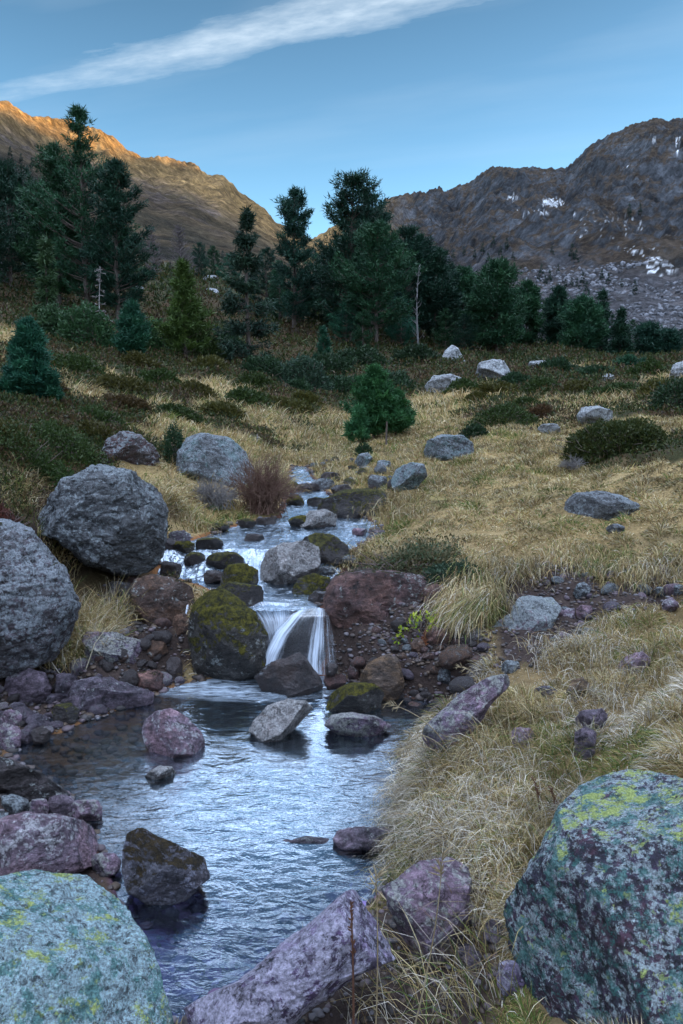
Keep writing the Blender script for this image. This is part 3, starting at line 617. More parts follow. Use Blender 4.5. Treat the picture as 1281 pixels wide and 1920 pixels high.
# ------------------------------------------------------------------ rocks
ROCKM = {
 'grey': rock_mat('grey_lichened_rock', (.135, .145, .155), (.085, .09, .10), lichen=.62, strata=.15, lcol=(.27, .31, .33)),
 'bluegrey': rock_mat('bluish_grey_rock', (.16, .175, .19), (.10, .105, .12), lichen=.75, lcol=(.30, .35, .38), teal=.35),
 'leftbig': rock_mat('grey_purple_lichened_rock', (.15, .15, .165), (.12, .10, .12), lichen=.8, strata=.35, moss=.18, lcol=(.30, .34, .37), brown=.25),
 'redgrey': rock_mat('red_based_grey_rock', (.13, .12, .125), (.10, .05, .05), lichen=.55, brown=.5, lcol=(.28, .32, .34)),
 'purple': rock_mat('purple_rock', (.17, .135, .17), (.11, .10, .125), lichen=.12, strata=.35, rough=.7),
 'pink': rock_mat('pink_rock', (.27, .18, .215), (.18, .14, .18), lichen=.35, strata=.15, lcol=(.42, .42, .44), rough=.7),
 'palepink': rock_mat('pale_pink_rock', (.23, .165, .215), (.16, .135, .19), lichen=.62, lcol=(.34, .35, .33), strata=.2, rough=.65),
 'slab': rock_mat('dark_layered_rock', (.10, .085, .085), (.06, .055, .06), lichen=.2, strata=.85, rough=.7),
 'wet': rock_mat('wet_dark_rock', (.07, .06, .062), (.045, .036, .036), lichen=.12, brown=.55, wet=.8, lcol=(.2, .22, .24)),
 'wetmoss': rock_mat('wet_mossy_rock', (.055, .05, .05), (.035, .03, .03), lichen=.1, moss=.7, mcol=(.15, .14, .02), wet=.8, brown=.4),
 'moss': rock_mat('mossy_rock', (.10, .095, .09), (.06, .055, .05), lichen=.25, moss=.85, mcol=(.19, .17, .015), wet=.4),
 'brown': rock_mat('brown_wet_rock', (.15, .085, .055), (.09, .06, .05), lichen=.1, brown=.5, wet=.5, moss=.15),
 'ochre': rock_mat('ochre_smooth_rock', (.16, .10, .055), (.10, .075, .06), lichen=0, brown=.3, wet=.5, strata=.3),
 'white': rock_mat('white_patched_rock', (.27, .26, .26), (.16, .13, .12), lichen=.8, lcol=(.38, .38, .38), wet=.3, brown=.35, moss=.10),
 'redbrown': rock_mat('reddish_brown_rock', (.17, .095, .08), (.10, .06, .06), lichen=.1, brown=.4, wet=.45, moss=.22),
 'foreleft': rock_mat('teal_lichened_rock', (.15, .20, .22), (.07, .12, .145), scale=1.5, lichen=1.0, lcol=(.42, .58, .62), yellow=.9, blk=.57, teal=.9, strata=.5, rough=.8),
 'foreright': rock_mat('yellow_lichened_rock', (.05, .05, .075), (.085, .05, .11), lichen=.72, pink=.45, scale=1.7, blk=.54, lcol=(.46, .55, .58), yellow=1.0, teal=.9, dark=.25, rough=.8),
 'foreslab': rock_mat('violet_slab_rock', (.29, .25, .36), (.09, .06, .13), dark=.25, scale=.8, lichen=.72, lcol=(.42, .40, .50), strata=.55, rough=.7),
 'wetblack': rock_mat('black_wet_rock', (.035, .03, .032), (.022, .02, .022), lichen=0, wet=.7),
 'trirock': rock_mat('blue_dark_rock_with_brown_moss', (.12, .12, .145), (.075, .07, .085), lichen=.5, lcol=(.24, .25, .32), moss=.62, mcol=(.075, .05, .018), wet=.3),
 'far': rock_mat('pale_grey_far_rock', (.24, .25, .265), (.15, .155, .16), lichen=.7, lcol=(.36, .39, .40), scale=.5),
 'gully': rock_mat('lichen_crusted_rock', (.20, .15, .18), (.13, .11, .13), lichen=1.05, lcol=(.30, .34, .35), yellow=.12),
}
_ico = {}
def ico(n):
    if n not in _ico:
        bm = bmesh.new(); bmesh.ops.create_icosphere(bm, subdivisions=n, radius=1)
        _ico[n] = (np.array([v.co[:] for v in bm.verts]), np.array([[v.index for v in f.verts] for f in bm.faces])); bm.free()
    return _ico[n]
FOOT = []
def clamp_poly(pts):
    return np.array(pts, float)
def rock(label, cat, pts, mat, lvl=6, depth=.85, rough=.05, cuts=5, seed=None, Y=None, back=.55, box=.78, name=None, group=None, ridge=0, lump=1.0, sink=1.28):
    pts = clamp_poly(pts); seed = len(FOOT) * 7 + 3 if seed is None else seed; g = np.random.default_rng(seed)
    c = (pts.max(0) + pts.min(0)) / 2; bot = pts[np.argmax(pts[:, 1])]
    wpx = np.ptp(pts[:, 0]); lowc = pts[:, 1] > c[1]; pts0 = pts.copy()
    G = hit_w(np.clip(c[0], -60, 1340), min(pts[:, 1].max(), 1985)); 
    d0 = G[1] if Y is None else Y
    dm = depth * wpx * d0 / F / 2
    hp = np.ptp(pts[:, 1]) * d0 / F / 2; dm = min(dm, 1.5 * hp + .02)
    Yc = d0 + back * dm if Y is None else Y
    C = PY(c[0], c[1], Yc); dr = C - np.array([0, 0, HC]); t = np.linalg.norm(dr); ay = dr / t
    ax = np.cross(ay, [0, 0, 1]); ax /= np.linalg.norm(ax); az_ = np.cross(ax, ay)
    pts = pts.copy(); pts[lowc, 1] = c[1] + (pts[lowc, 1] - c[1]) * sink
    # outline as radius against angle, in metres, seen square-on
    pc = ray(*c); pc /= np.linalg.norm(pc); q = []
    for x, y in pts:
        d = ray(x, y); d = d / (d @ pc); v = (d - pc) * t; q.append((v @ ax, v @ az_))
    q = np.array(q); ang = np.arctan2(q[:, 1], q[:, 0])
    # polygon radius by ray casting against the edges
    A_ = np.linspace(-math.pi, math.pi, 361); Rr = np.zeros(361)
    for i in range(len(q)):
        a, b = q[i], q[(i + 1) % len(q)]; e = b - a
        dn = np.cos(A_) * e[1] - np.sin(A_) * e[0]
        with np.errstate(all='ignore'):
            s = (a[0] * e[1] - a[1] * e[0]) / dn; w = (a[0] * np.sin(A_) - a[1] * np.cos(A_)) / dn
        w = np.where(np.abs(dn) < 1e-9, -1, w); ok = (w >= -.001) & (w <= 1.001) & (s > 0); Rr = np.where(ok, np.maximum(Rr, s), Rr)
    Rr = np.where(Rr <= 0, Rr[Rr > 0].mean(), Rr)
    kk = np.array([1, 2, 3, 4, 3, 2, 1.]); kk /= kk.sum(); Rr = np.convolve(np.r_[Rr[-4:-1], Rr, Rr[1:4]], kk, 'same')[3:-3]
    V, Fc = ico(lvl); S = V
    rho = np.hypot(S[:, 0], S[:, 2]); ph = np.arctan2(S[:, 2], S[:, 0])
    Rv = np.interp(ph, A_, Rr) * rho ** box / np.maximum(rho, 1e-6)
    M_ = float(Rr.mean())
    W = np.stack([S[:, 0] * Rv, np.sign(S[:, 1]) * np.abs(S[:, 1]) ** .9 * dm, S[:, 2] * Rv], 1)
    rough *= 1.45
    for _ in range(cuts + 2):
        n = g.normal(size=3); n[1] = -abs(n[1]) - .55; n /= np.linalg.norm(n); sp = W @ n; h = sp.max() * g.uniform(.60, .86)
        W = W - np.outer(np.maximum(sp - h, 0) * .95, n)
    Sn = W / M_; o = g.uniform(0, 50, 3)
    dsp = rough * (1.1 * lump * f3(Sn * 1.3 + o, 3) + .55 * f3(Sn * 3.6 + o, 4, .55) + .28 * f3(Sn * 11 + o, 3, .6)) - rough * .55 * np.clip(f3(Sn * np.array([1.2, 1.2, 2.6]) * 1.7 + o + 9, 4, .5, True) - .62, 0, 1) * 2.2
    dsp = dsp + rough * .5 * (np.round(f3(Sn * 2.1 + o + 20, 2) * 5) / 5)
    nr = W / (np.linalg.norm(W, axis=1)[:, None] + 1e-9)
    W = W + nr * (dsp * M_ * 1.6)[:, None]
    nm = name or ('boulder' if wpx * d0 / F > .42 else 'rock')
    me = mesh_np(nm, W, Fc, 3, ROCKM[mat], True)
    o_ = link(nm, me, label=label, cat=cat, group=group)
    mtx = Matrix(((ax[0], ay[0], az_[0], C[0]), (ax[1], ay[1], az_[1], C[1]), (ax[2], ay[2], az_[2], C[2]), (0, 0, 0, 1))); o_.matrix_world = mtx
    FOOT.append((C[0], C[1], wpx * t / F / 2 * .86, max(dm, .05) * .9))
    return o_
def ell(x0, y0, x1, y1, seed=0, k=10, j=.12):
    g = np.random.default_rng(seed + int(x0) * 13 + int(y0)); a = np.linspace(0, 2 * math.pi, k, endpoint=False) + g.uniform(-.15, .15, k) + g.uniform(0, 1)
    r = 1 + g.uniform(-j, j * .6, k); cx, cy = (x0 + x1) / 2, (y0 + y1) / 2; p = 2.6
    c, s = np.cos(a), np.sin(a); n = (np.abs(c) ** p + np.abs(s) ** p) ** (-1 / p)
    X = c * n * r; Y = s * n * r; X = (X - X.min()) / np.ptp(X); Y = (Y - Y.min()) / np.ptp(Y)
    return [(x0 + u * (x1 - x0), y0 + v * (y1 - y0)) for u, v in zip(X, Y)]
B_ = 'boulder'; K_ = 'rock'
rock('huge teal grey boulder with yellow lichen flecks beside the violet water', B_, [(-260,1760),(-100,1660),(0,1640),(90,1620),(170,1628),(235,1690),(272,1750),(292,1810),(302,1860),(325,1930),(370,2080),(200,2250),(-260,2250)], 'foreleft', 7, .9, .028, 3, Y=2.05, box=.7)
rock('big dark boulder crusted with yellow and teal lichen beside the straw grass', B_, [(950,1700),(985,1640),(1030,1560),(1068,1490),(1110,1452),(1190,1434),(1281,1446),(1420,1500),(1560,1700),(1560,2000),(1300,2250),(1130,2150),(1040,1990),(990,1880),(955,1780)], 'foreright', 7, .8, .024, 3, Y=1.95, box=.7)
rock('long violet slab with a raised peak, lying across the near shore', B_, [(318,1915),(380,1868),(450,1838),(525,1772),(590,1725),(640,1680),(690,1655),(728,1668),(770,1712),(798,1752),(790,1775),(722,1805),(640,1845),(570,1900),(500,1965),(400,2010),(325,1970)], 'foreslab', 7, .5, .045, 4, Y=2.02, sink=1.0, box=.9)
rock('smooth pink purple boulder under the overhanging dry grass, behind the violet slab', B_, [(715,1665),(780,1618),(850,1594),(885,1610),(880,1700),(868,1760),(830,1800),(780,1790),(740,1720)], 'palepink', 6, .8, .03, 3, Y=2.36)
rock('triangular dark rock with a shaggy brown moss patch standing in the pool', B_, [(228,1600),(240,1560),(268,1552),(300,1568),(338,1588),(385,1606),(392,1640),(352,1672),(292,1690),(240,1660),(226,1630)], 'trirock', 6, .85, .04, 5)
rock('broad flat pink boulder with a pale crust beside the pool', B_, [(-70,1610),(-40,1560),(0,1538),(50,1522),(120,1530),(185,1545),(207,1562),(182,1612),(110,1640),(0,1650),(-70,1655)], 'pink', 6, .8, .03, 4)
rock('dark slab of thin parallel layers tilting towards the pool', B_, [(-80,1400),(0,1418),(80,1450),(132,1480),(140,1502),(60,1498),(0,1486),(-80,1478)], 'slab', 6, .9, .05, 3)
rock('rounded pink topped rock standing alone in the middle of the pool', B_, [(257,1372),(262,1350),(288,1335),(320,1329),(348,1343),(375,1370),(387,1392),(362,1410),(320,1416),(280,1404)], 'pink', 6, .9, .03, 4)
rock('pale wedge shaped rock with a moss cap in the pool below the fall', B_, [(466,1366),(482,1342),(503,1322),(540,1311),(572,1314),(594,1325),(565,1352),(522,1385),(490,1386)], 'white', 6, .8, .04, 5)
rock('low flat purple rock in the brown shaded corner of the pool', B_, [(607,1360),(622,1340),(660,1335),(705,1343),(737,1360),(710,1378),(650,1384)], 'palepink', 6, .9, .03, 3)
rock('low purple ledge with water sliding over it in the lower pool', K_, [(440,1612),(452,1592),(500,1578),(580,1566),(632,1570),(640,1590),(590,1610),(500,1630),(455,1628)], 'purple', 6, .9, .03, 3, Y=3.17, sink=1.0)
rock('tip of a pale stone just breaking the ripples', K_, [(268,1458),(282,1444),(300,1436),(322,1437),(333,1450),(310,1458),(285,1462)], 'white', 5, .9, .06, 3)
rock('dark purple wet rock half under water against the grassy bank', K_, [(625,1575),(634,1556),(668,1550),(720,1552),(752,1562),(752,1586),(700,1592),(640,1590)], 'purple', 6, .7, .05, 3)
rock('low brown rock with dark moss behind the flat purple rock', B_, [(605,1330),(620,1300),(655,1280),(700,1280),(722,1300),(712,1328),(660,1338)], 'moss', 6, .9, .03, 3)
rock('smooth ochre streaked rock leaning beside the stony slope', B_, [(672,1275),(690,1240),(725,1224),(748,1235),(760,1280),(740,1310),(700,1312)], 'ochre', 6, .8, .03, 4)
rock('black rock with a rust red end at the foot of the waterfall', B_, [(476,1268),(500,1248),(530,1235),(562,1221),(590,1232),(606,1262),(606,1284),(575,1300),(530,1304),(492,1292)], 'wet', 6, .85, .045, 5)
rock('dark cone shaped rock behind the veil of the waterfall', B_, [(500,1255),(515,1215),(540,1175),(566,1147),(600,1146),(613,1170),(620,1210),(622,1260),(560,1290)], 'wetblack', 6, .7, .03, 3, Y=5.36)
rock('large boulder with bright olive moss between the two streams of water', B_, [(343,1240),(346,1180),(360,1132),(385,1108),(412,1102),(445,1122),(480,1150),(500,1190),(500,1250),(455,1278),(400,1284),(350,1272)], 'moss', 6, .85, .04, 4)
rock('smooth brown boulder with dark wet base left of the mossy boulder', B_, [(242,1112),(252,1085),(285,1076),(330,1084),(360,1100),(368,1130),(352,1165),(320,1184),(280,1172),(252,1145)], 'brown', 6, .85, .035, 4, Y=5.55)
rock('pale rock with dark patches between the cascade and the upper pool', B_, [(484,1060),(498,1035),(530,1020),(570,1012),(598,1025),(602,1055),(585,1085),(555,1105),(515,1108),(490,1095)], 'white', 6, .85, .035, 4, Y=6.2)
rock('black and white mottled boulder behind the pale patched rock', B_, [(560,1012),(590,998),(625,1004),(650,1022),(662,1048),(630,1062),(590,1055)], 'wetmoss', 6, .9, .045, 4)
rock('round rock with a bright yellow green moss cap left of the reddish boulder', K_, [(547,1105),(560,1085),(590,1075),(618,1082),(624,1100),(605,1125),(575,1134),(553,1126)], 'moss', 6, .9, .03, 3, Y=5.85)
rock('small smooth dark rock tucked under the yellow green moss cap', K_, ell(578,1108,632,1144), 'wet', 5, .9, .03, 3, Y=5.6)
rock('big reddish brown boulder under the overhanging bush', B_, [(604,1145),(608,1105),(628,1078),(665,1066),(720,1070),(790,1078),(850,1100),(862,1150),(800,1182),(720,1186),(650,1182),(615,1165)], 'redbrown', 6, .7, .04, 4, Y=5.5)
rock('dark mossy rock under the overhang between the reddish boulder and the yellow herb', B_, [(765,1190),(770,1140),(800,1105),(850,1098),(885,1120),(892,1160),(860,1188),(800,1200)], 'wetmoss', 6, .7, .05, 4, Y=5.42)
rock('black wet ledge in the hollow under the reddish boulder', B_, [(620,1240),(622,1185),(660,1168),(730,1170),(770,1190),(765,1225),(700,1245)], 'wet', 6, .7, .05, 4, Y=5.40)
rock('brown rock wedged between the smooth brown boulder and the mossy boulder', K_, ell(322,1150,360,1200), 'brown', 5, .8, .05, 4, Y=5.35)
rock('rust brown rock left of the smooth brown boulder', K_, ell(212,1160,258,1196), 'redbrown', 5, .8, .05, 4, Y=5.5)
rock('wet grey rock splitting the water above the pale patched rock', K_, ell(455,1000,500,1026), 'wet', 5, .8, .05, 4, Y=7.0)
rock('reddish rock hanging in the bank below the bush roots', K_, ell(793,1095,850,1140), 'redbrown', 5, .8, .04, 4, Y=5.35)
rock('huge grey boulder with pale lichen and a mossy foot at the water\'s left', B_, [(-160,990),(-60,955),(0,958),(45,975),(92,1030),(122,1068),(152,1140),(134,1190),(82,1240),(20,1262),(-60,1270),(-160,1230)], 'leftbig', 7, .8, .045, 5, Y=4.75, sink=1.05)
rock('massive rounded grey boulder with a crease across its top', B_, [(43,965),(88,932),(118,897),(178,880),(250,885),(300,918),(318,960),(312,1010),(292,1062),(240,1082),(165,1055),(105,1015),(62,1000)], 'grey', 7, .75, .05, 5, Y=5.95, sink=1.02, box=.66)
rock('domed grey boulder with a dark red foot above the massive rounded one', B_, [(184,855),(200,825),(225,809),(262,815),(292,838),(303,868),(300,890),(245,896),(190,885)], 'redgrey', 6, .85, .05, 5, Y=8.3, sink=1.1)
rock('tall dome shaped grey green boulder behind the dry twiggy bush', B_, [(330,900),(334,850),(350,820),(385,811),(430,818),(462,848),(477,880),(478,912),(440,935),(380,938),(335,925)], 'bluegrey', 6, .8, .03, 3, Y=9.2)
rock('rounded purple grey rock below the huge left boulder', K_, [(4,1290),(15,1262),(50,1252),(85,1262),(99,1290),(80,1312),(30,1318)], 'purple', 6, .9, .04, 4)
rock('small dark rock wedged beside the long purple slab', K_, ell(102,1262,147,1308), 'purple', 5, .9, .05, 4)
rock('long purple slab with a cracked face at the pool edge', B_, [(126,1300),(140,1276),(180,1270),(240,1282),(290,1298),(286,1315),(230,1325),(160,1332),(132,1325)], 'purple', 6, .8, .05, 4)
rock('small red purple stone behind the end of the long purple slab', K_, ell(249,1256,313,1294), 'redbrown', 5, .9, .04, 4)
rock('pink edged slab in the dark hollow under the boulders', B_, [(154,1200),(165,1185),(210,1186),(255,1198),(275,1215),(250,1240),(190,1246),(160,1228)], 'palepink', 6, .8, .05, 4)
rock('dark flat rock above the pink edged slab in the hollow', K_, ell(203,1126,264,1166), 'wet', 5, .9, .05, 4)
rock('small orange brown rock in the hollow beside the boulders', K_, ell(194,1146,232,1192), 'ochre', 5, .9, .05, 4)
rock('grey stone beneath the tuft of long dry grass', K_, ell(163,1158,202,1190), 'purple', 5, .9, .05, 4)
rock('dark rock under the corner of the massive rounded boulder', K_, ell(204,1090,250,1126), 'wet', 5, .9, .05, 4)
rock('brown stone wedged below the smooth brown boulder', K_, ell(268,1200,318,1236), 'brown', 5, .9, .05, 4)
rock('dark stone at the left foot of the large mossy boulder', K_, ell(312,1230,342,1270), 'wet', 5, .9, .05, 4)
rock('small rust coloured stone beside the fall\'s black rock', K_, ell(606,1262,650,1290), 'redbrown', 5, .9, .04, 3)
rock('small round black stone in the spray of the fall', K_, ell(608,1242,634,1266), 'wet', 5, .9, .04, 3)
rock('narrow rust stone beside the wet gravel under the reddish boulder', K_, ell(652,1246,674,1278), 'redbrown', 5, .9, .04, 3)
rock('purple sided boulder with an olive moss cap on the stony slope', B_, [(858,1245),(862,1205),(880,1180),(905,1172),(922,1190),(918,1235),(900,1262),(872,1262)], 'palepink', 6, .8, .035, 4, Y=4.95)
rock('tall lichen crusted rock with a pink side in the gully', B_, [(907,1215),(912,1192),(930,1168),(958,1150),(970,1125),(980,1105),(1002,1098),(1042,1110),(1056,1132),(1040,1170),(1020,1215),(1008,1250),(960,1278),(916,1270)], 'gully', 6, .7, .035, 5, Y=4.95)
rock('upright pinkish rock beside the tall lichen crusted one', K_, [(1042,1190),(1046,1150),(1062,1130),(1078,1142),(1080,1180),(1066,1205),(1048,1205)], 'pink', 6, .8, .04, 4, Y=5.05)
rock('small blocky pink stone in the gully', K_, [(1080,1142),(1090,1134),(1110,1136),(1113,1152),(1100,1162),(1082,1160)], 'pink', 5, .8, .04, 4)
rock('grey green angular stone at the head of the gully', K_, [(1074,1112),(1082,1096),(1098,1090),(1108,1102),(1106,1120),(1088,1124)], 'grey', 5, .8, .05, 5)
rock('long lichened slab leaning down the bank into the pool', B_, [(772,1385),(800,1352),(835,1325),(880,1290),(915,1270),(950,1262),(965,1280),(930,1310),(900,1350),(850,1398),(800,1404)], 'palepink', 6, .5, .03, 3)
rock('smooth pink stone lying in the pale grass', K_, [(1156,1248),(1172,1230),(1205,1221),(1222,1236),(1214,1254),(1180,1264)], 'pink', 6, .9, .04, 3)
rock('orange sided stone half buried in the grass above the tussock', K_, [(1062,1296),(1072,1276),(1092,1268),(1106,1284),(1100,1310),(1074,1314)], 'ochre', 5, .9, .05, 4)
rock('dark stone showing between two tussocks', K_, ell(1000,1286,1046,1314), 'purple', 5, .9, .05, 4)
rock('flat grey purple stone resting on another in the grass', K_, [(1076,1348),(1088,1334),(1130,1328),(1142,1340),(1128,1364),(1095,1370)], 'purple', 5, .9, .05, 4)
rock('upright grey stone under the flat one in the grass', K_, [(1076,1372),(1098,1362),(1118,1374),(1116,1408),(1098,1424),(1078,1412)], 'purple', 5, .9, .05, 4)
rock('pale rounded stone at the side of the big tussock', K_, ell(956,1364,1002,1402), 'pink', 5, .9, .05, 4)
rock('reddish stone in the grass beyond the gully', K_, ell(1240,1120,1272,1148), 'pink', 5, .9, .05, 4)
rock('lichen grey boulder alone on the sloping meadow', B_, [(1055,985),(1060,940),(1080,924),(1120,920),(1160,926),(1205,948),(1228,960),(1195,972),(1165,980),(1130,1004),(1090,1010),(1062,1000)], 'grey', 6, .8, .035, 5, Y=6.8)
rock('small grey stone tucked under the meadow boulder\'s side', K_, ell(1136,982,1172,1002), 'grey', 5, .9, .05, 4)
rock('rounded lichened boulder on the meadow above the stream bend', B_, [(794,848),(800,826),(830,815),(868,816),(888,832),(890,858),(840,864),(800,862)], 'bluegrey', 6, .9, .04, 5)
rock('angled lichened rock at the stream bend below the rounded boulder', B_, [(730,900),(740,880),(770,866),(796,870),(802,892),(780,912),(745,922)], 'bluegrey', 6, .8, .04, 5)
rock('small lichened rock under a dark tuft on the bank', K_, [(664,866),(672,852),(690,848),(701,860),(690,872),(670,874)], 'bluegrey', 5, .9, .04, 4)
rock('small grey rock between the tufted one and the stream bend', K_, ell(706,862,734,882), 'bluegrey', 5, .9, .04, 4)
rock('grey ledge of rock beside the stream below the bend', K_, ell(690,890,728,918), 'grey', 5, .9, .05, 4)
rock('wide dark mossy rock with a pale top in the upper stream', B_, [(590,960),(605,935),(640,922),(690,914),(722,922),(724,950),(710,972),(650,982),(600,980)], 'wetmoss', 6, .8, .045, 4, Y=8.3)
rock('pale low rock in front of the wide mossy one', K_, [(560,975),(580,958),(612,955),(632,966),(630,985),(590,990),(565,986)], 'white', 6, .9, .05, 4)
for k, (a, b, c, d, m_, l) in enumerate([
 (344,1034,388,1064,'wetmoss','small green mossed rock at the top left of the cascade'),(386,1034,458,1070,'wetmoss','dark mossy rock splitting the cascade into two channels'),(412,1056,486,1108,'moss','brown mossy rock standing in the middle of the cascade'),(402,1090,494,1136,'wetmoss','wet moss coated rock at the foot of the cascade'),(380,1068,422,1096,'wet','black stone washed by the small cascade'),(298,1052,342,1088,'wet','dark stone between the first two trickles of the cascade'),
 (316,994,358,1020,'purple','purplish flat stone at the left edge of the upper pool'),(290,1008,330,1034,'wet','grey stone against the foot of the massive boulder'),(366,1008,420,1032,'wetmoss','flat mossy stone in the upper pool'),(322,1014,366,1036,'moss','small mossy stone beside the purplish flat one'),(445,972,480,990,'wetmoss','low green stone under the twiggy bush'),(478,970,520,984,'wet','thin dark stone in the upper pool\'s far edge'),(376,980,430,996,'wetmoss','mossy ledge at the far left edge of the upper pool'),
 (540,966,592,988,'moss','mossy rock where the rapids enter the upper pool'),(536,928,574,948,'moss','bright mossed rock in the rapids below the twiggy bush'),(572,932,618,950,'wetmoss','dark mossed rock beside the bright mossed one'),(555,905,600,922,'wet','flat wet rock in the upper rapids'),(582,898,630,920,'grey','flat bluish rock in the upper rapids'),(536,902,560,918,'wetmoss','small mossy stone at the left of the upper rapids'),(600,885,640,902,'wet','low dark rock near the top of the stream'),(620,908,660,928,'wet','dark ledge on the right of the upper rapids'),
 (640,1040,676,1062,'grey','grey stone between the mottled boulder and the bush'),(622,1016,640,1030,'pink','small pale stone above the mottled boulder'),(660,990,690,1004,'pink','flat pale stone on the gravel bar'),(592,1062,630,1082,'grey','grey stone behind the yellow green moss cap'),
 (0,1330,42,1362,'palepink','lilac stone at the top of the shore pile'),(-12,1356,40,1406,'palepink','rounded violet stone at the pool\'s left shore'),(48,1338,92,1364,'purple','flat lilac stone beside the shore pile'),(58,1362,96,1396,'wet','squarish grey stone at the water line of the shore pile'),(96,1318,148,1358,'wetmoss','dark mossy stone at the water line'),(20,1316,50,1336,'purple','little lilac stone behind the shore pile'),(84,1300,120,1322,'purple','small stone below the wedged dark rock'),
 (2,1488,56,1532,'grey','speckled grey stone below the layered slab'),(52,1496,92,1530,'palepink','mauve stone between two grey ones under the slab'),(88,1490,140,1532,'purple','blocky dark stone under the tip of the layered slab'),(134,1498,192,1542,'palepink','pointed mauve stone at the end of the row below the slab'),(166,1598,228,1640,'palepink','small purple stone between the flat pink boulder and the triangular rock'),(-20,1520,20,1546,'grey','bluish stone on the upper edge of the flat pink boulder'),
 (940,1238,976,1262,'grey','grey stone at the foot of the tall lichened rock'),(820,1252,846,1284,'grey','bluish stone standing on the stony slope'),(800,1176,846,1212,'redbrown','brown rock in the stony slope below the yellow leaves'),(770,1196,800,1226,'brown','dark rounded stone left in the stony slope'),(846,1222,872,1246,'brown','small reddish stone beside the moss capped boulder'),
 (1226,1100,1262,1120,'grey','grey lichened stone in the bank cut'),(1262,1096,1290,1116,'grey','lichened stone at the meadow bank cut'),
 (800,1740,858,1790,'palepink','violet stone beneath the smooth pink purple boulder'),(850,1690,900,1740,'palepink','mauve stone half covered by hanging grass'),(905,1720,962,1768,'purple','purple grey stone beside the big lichened boulder\'s foot'),(850,1768,905,1816,'purple','violet pebble cobble among the foreground grass'),(930,1800,985,1860,'foreslab','blue violet stone against the foot of the big boulder'),(400,1890,520,1990,'foreslab','bright violet rock at the very near edge of the slab')]):
    rock(l, K_ if m_ != 'x' else B_, ell(a, b, c, d, k), m_, 5, .9, .045, 4)
for l, pts in [('broad pale boulder lying in the scrub below the pines',[(795,722),(812,704),(845,701),(878,712),(882,726),(840,734),(800,732)]),('large pale boulder with a flat top below the tall pines',[(890,706),(898,680),(925,673),(950,678),(972,706),(965,716),(920,714)]),('pointed grey boulder half hidden at the pines\' foot',[(827,668),(846,645),(858,652),(874,674),(860,682),(835,680)]),
  ('wide low lichened boulder in the far meadow',[(1080,780),(1090,764),(1125,762),(1152,770),(1150,784),(1110,796),(1085,792)]),('low grey rock on the bare patch of the far meadow',ell(1008,794,1052,814)),('pale boulder at the far right edge of the moor',[(1252,708),(1262,684),(1281,678),(1310,690),(1310,712),(1270,716)]),('flat grey rocks hump below the right-hand pines',ell(990,676,1036,698)),('small pale boulder high on the forest clearing',ell(380,516,412,530)),('pale stone below the small boulder in the clearing',ell(384,540,410,554)),
  ('pale green boulder beside the dark pines at the left slope',[(-30,520),(-20,495),(5,490),(22,506),(20,524),(-10,530)]),('dark leaning slab at the foot of the left pines',ell(34,472,72,500)),('small pale rock between the two grey larches',ell(250,535,270,548)),('small grey stone in the scrub by the single little pine',ell(1128,700,1152,714))]:
    rock(l, B_, pts, 'far', 5, .9, .05, 6)
# ------------------------------------------------------------------ trees
def frames(D):
    a = np.cross(D, [0, 0, 1.]); n = np.linalg.norm(a, axis=1); a[n < 1e-3] = [1, 0, 0]; a /= np.linalg.norm(a, axis=1)[:, None]; return a, np.cross(a, D)
def tris(base, D, L, Wd):
    """thin pointed leaves: base (n,3), direction, length, width -> verts, faces"""
    g = RNG.normal(size=base.shape); s = np.cross(D, g); s /= np.linalg.norm(s, axis=1)[:, None] + 1e-9
    V = np.stack([base - s * Wd[:, None] / 2, base + s * Wd[:, None] / 2, base + D * L[:, None]], 1).reshape(-1, 3)
    return V, np.arange(len(V)).reshape(-1, 3)
def rhomb(base, D, L, Wd):
    g = RNG.normal(size=base.shape); s = np.cross(D, g); s /= np.linalg.norm(s, axis=1)[:, None] + 1e-9; m_ = base + D * L[:, None] * .5
    V = np.stack([base, m_ + s * Wd[:, None] / 2, base + D * L[:, None], m_ - s * Wd[:, None] / 2], 1).reshape(-1, 3)
    return V, np.arange(len(V)).reshape(-1, 4)
def tube(pts, rad, k=6):
    pts = np.array(pts, float); V = []; 
    T = np.gradient(pts, axis=0); T /= np.linalg.norm(T, axis=1)[:, None] + 1e-9; a, b = frames(T)
    for i in range(len(pts)):
        for j in range(k):
            an = 2 * math.pi * j / k; V.append(pts[i] + rad[i] * (a[i] * math.cos(an) + b[i] * math.sin(an)))
    Fc = [(i * k + j, i * k + (j + 1) % k, (i + 1) * k + (j + 1) % k, (i + 1) * k + j) for i in range(len(pts) - 1) for j in range(k)]
    return np.array(V), np.array(Fc)
class Geo:
    def __init__(s): s.V = []; s.F = []; s.n = 0
    def add(s, V, Fc): s.V.append(V); s.F.append(Fc + s.n); s.n += len(V)
    def get(s): return np.concatenate(s.V), np.concatenate(s.F)
BARK = bark_mat('pine_bark', (.085, .065, .05), (.16, .135, .12)); DEADB = bark_mat('dead_bark', (.22, .20, .19), (.40, .38, .37)); TWIGB = bark_mat('twig_bark', (.13, .10, .09), (.20, .15, .14))
NEEDLE = leaf_mat('pine_needles', .55, .12); LEAF = leaf_mat('leaves', .5, .25); BLADE = leaf_mat('grass_blades', .65, .30)
